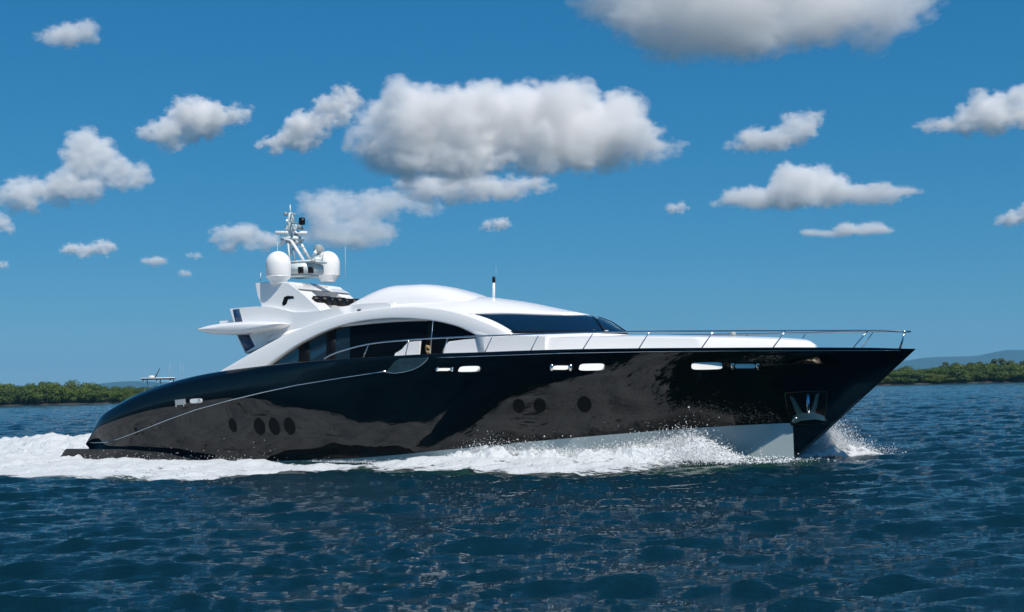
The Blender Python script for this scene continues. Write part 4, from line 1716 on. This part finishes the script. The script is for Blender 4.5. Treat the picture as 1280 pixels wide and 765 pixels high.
def far_spray():
    """spray flung forward and outward from the far side of the stem"""
    A, B = Vector((32.4, -.75)), Vector((36.0, -3.2))
    nrm = Vector((-(B - A).y, (B - A).x)).normalized()
    us, vs_ = np.linspace(0, 1, 60), np.linspace(-1, 1, 20)
    XX, YY, ZZ, CV = [np.zeros((60, 20)) for _ in range(4)]
    for i, u in enumerate(us):
        for j, v in enumerate(vs_):
            n1 = fb(u * 4.5, v, 1.1, 3.3)
            n2 = fb(u * 4.5, v, 4.0, 8.3)
            p = A.lerp(B, u) + nrm * (v * .8 + .15 * n1)
            h = .50 * math.exp(-((u - .42) / .24) ** 2) + .22 * math.exp(-((u - .75) / .18) ** 2)
            XX[i, j], YY[i, j] = p.x, p.y
            ZZ[i, j] = h * (1 - v * v) ** .7 * (1 + .5 * n1 + .4 * n2) if abs(v) < 1 else -.1
            CV[i, j] = .66 - .30 * (1 - v * v) * (h / .5) + .22 * n2 - (.4 if abs(v) > .9 else 0) - max(0, u - .8) * 1.5
    ZZ += water_z(XX, YY) * .5 + .03
    o = grid_obj('bow_spray', XX, YY, ZZ, CV, M_spray)
    tag(o, "white spray thrown out ahead of the yacht's stem from its far side", 'spray', kind='stuff')


far_spray()


def drops(n_, gen, name, lab):
    """many separate water drops: one object, nobody could count them"""
    V, Fc = [], []
    oct_ = [(1, 0, 0), (-1, 0, 0), (0, 1, 0), (0, -1, 0), (0, 0, 1), (0, 0, -1)]
    of = [(0, 2, 4), (2, 1, 4), (1, 3, 4), (3, 0, 4), (2, 0, 5), (1, 2, 5), (3, 1, 5), (0, 3, 5)]
    for i in range(n_):
        g = gen()
        if g is None:
            continue
        X, Y, Z, s_ = g
        c_ = bw(X, Y, Z)
        k = len(V)
        st_ = (1 + rnd.random() * .8, 1 + rnd.random() * .5, 1 + rnd.random() * .8)
        for q in oct_:
            V.append((c_.x + q[0] * s_ * st_[0], c_.y + q[1] * s_ * st_[1], c_.z + q[2] * s_ * st_[2]))
        Fc += [tuple(k + t_ for t_ in f) for f in of]
    o = mesh_obj(name, V, Fc, M_drop)
    tag(o, lab, 'spray', kind='stuff')


M_drop = material('spray_drop', (.85, .87, .88), rough=.3)


def gen_near():
    X = rnd.uniform(X_lo, X_hi + .9)
    if rnd.random() < .5:
        X = rnd.gauss(29.6, 1.6)
    h = hs_(min(X, X_hi - .5)) + .06
    if rnd.random() > .25 + h:
        return None
    v = abs(rnd.gauss(.35, .35))
    Y = float(water_half_beam(X)) + .1 + v * 1.2
    bell = math.exp(-((v - .35) / .5) ** 2)
    up = rnd.expovariate(1 / (.30 * h + .05))
    front = max(0, min(1, (X - 28) / 4))
    Z = h * bell * rnd.uniform(.55 - .5 * front, 1.05) + up * .55
    return X, Y, Z, (rnd.uniform(.003, .010) if rnd.random() < .82 else rnd.uniform(.009, .021)) * (1 + .5 * front)


drops(60000, gen_near, 'spray_drops', 'flying white droplets above the near side bow wave')


def gen_far():
    u = abs(rnd.gauss(.4, .24))
    if u > 1.1:
        return None
    h = 1.05 * math.exp(-((u - .38) / .26) ** 2) + .25
    v = rnd.gauss(0, .5)
    X, Y = 32.4 + 3.5 * u - v * .55, -.75 - 2.4 * u + v * .8
    return X, Y, rnd.random() ** 1.3 * h + rnd.expovariate(1 / (.22 * h)), rnd.uniform(.004, .010) if rnd.random() < .85 else rnd.uniform(.009, .020)


drops(26000, gen_far, 'spray_drops', "flying white droplets thrown up beyond the yacht's stem")


def gen_stern():
    X = rnd.uniform(-22, 12)
    Y = rnd.uniform(-5, float(edge_f(X)) + .2)
    if X > 0 and abs(Y) < float(water_half_beam(X)):
        return None
    return X, Y, .1 + rnd.expovariate(1 / .14) + (.6 * math.exp(-((Y + 2) / 3) ** 2) if X < -1 else 0), rnd.uniform(.004, .015)


drops(5000, gen_stern, 'spray_drops', 'flecks of spray flying over the stern wake')

# ------------------------------------------------------------------ fishing boat beyond the yacht's stern
DB = 138.0
bp0 = at_depth(197, 492, DB)
fbt = empty('fishing_boat', (bp0.x, bp0.y, 0), R(6))
tag(fbt, "small white fishing boat with a hardtop showing over the yacht's stern quarter", 'boat')
M_fb = material('fishing_boat_white', (.8, .8, .78), rough=.3)
V, Fc = [], []
stn = [(-4.6, 1.5, .95, .0), (-2, 1.7, 1.0, -.1), (1, 1.7, 1.25, -.1), (3.4, 1.25, 1.6, 0), (4.8, .55, 1.85, .15), (5.6, .05, 2.0, .5)]
for X, b_, zs_, zk_ in stn:
    X += 2.3
    for (yy, zz) in [(-b_, zs_), (-b_ * .88, zk_ + .25), (0, zk_ - .3), (b_ * .88, zk_ + .25), (b_, zs_)]:
        V.append((X, yy, zz))
for i in range(len(stn) - 1):
    for j in range(4):
        a_ = i * 5 + j
        Fc.append((a_, a_ + 1, a_ + 6, a_ + 5))
    Fc.append((i * 5 + 4, i * 5, i * 5 + 5, i * 5 + 9))
Fc.append((0, 1, 2, 3, 4))
mesh_obj('hull', V, Fc, M_fb, fbt, smooth=False)


def lbox(name, c_, s_, mat, parent, bev=.05):
    return box_part(name, Vector(c_), s_, mat, parent, bev)


cab = lbox('cabin', (1.6, 0, 1.95), (3.6, 2.6, 1.5), M_fb, fbt, .2)
lbox('cabin_window', (1.6, 0, 2.2), (3.0, 2.64, .5), M_glass, cab, .05)
lbox('flybridge', (.4, 0, 3.0), (3.2, 2.4, .65), M_fb, fbt, .12)
lbox('hardtop', (.1, 0, 4.72), (3.5, 2.5, .10), M_fb, fbt, .04)
lbox('hardtop_edge', (.1, 0, 4.62), (3.3, 2.4, .08), M_dark, fbt, .02)
for x_ in (-1.3, .1, 1.5):
    for y_ in (-1.1, 1.1):
        tube_part('hardtop_post', [(x_ + .15, y_, 3.2), (x_, y_, 4.65)], .05, .05, M_steel, fbt)
lbox('radar', (-.6, 0, 4.9), (.6, .6, .22), M_fb, fbt, .08)
tube_part('flybridge_rail', [(-1.5, -1.15, 3.75), (1.9, -1.15, 3.75), (2.2, 0, 3.7), (1.9, 1.15, 3.75), (-1.5, 1.15, 3.75)], .03, .03, M_steel, fbt)
tube_part('outrigger', [(-.5, .9, 4.6), (.1, 1.1, 5.85)], .06, .035, M_dark, fbt)
for (x_, y_) in [(2.6, .6), (2.4, -.6), (1.2, .2)]:
    tube_part('whip_antenna', [(x_, y_, 3.2), (x_ + .1, y_, 6.4)], .015, .01, M_grey, fbt, 5)
# a helmsman's seat and console under the top
lbox('console', (1.2, 0, 3.6), (.5, .9, .7), M_grey, fbt, .05)
lbox('seat', (-.1, 0, 3.6), (.5, 1.0, .6), M_fb, fbt, .08)
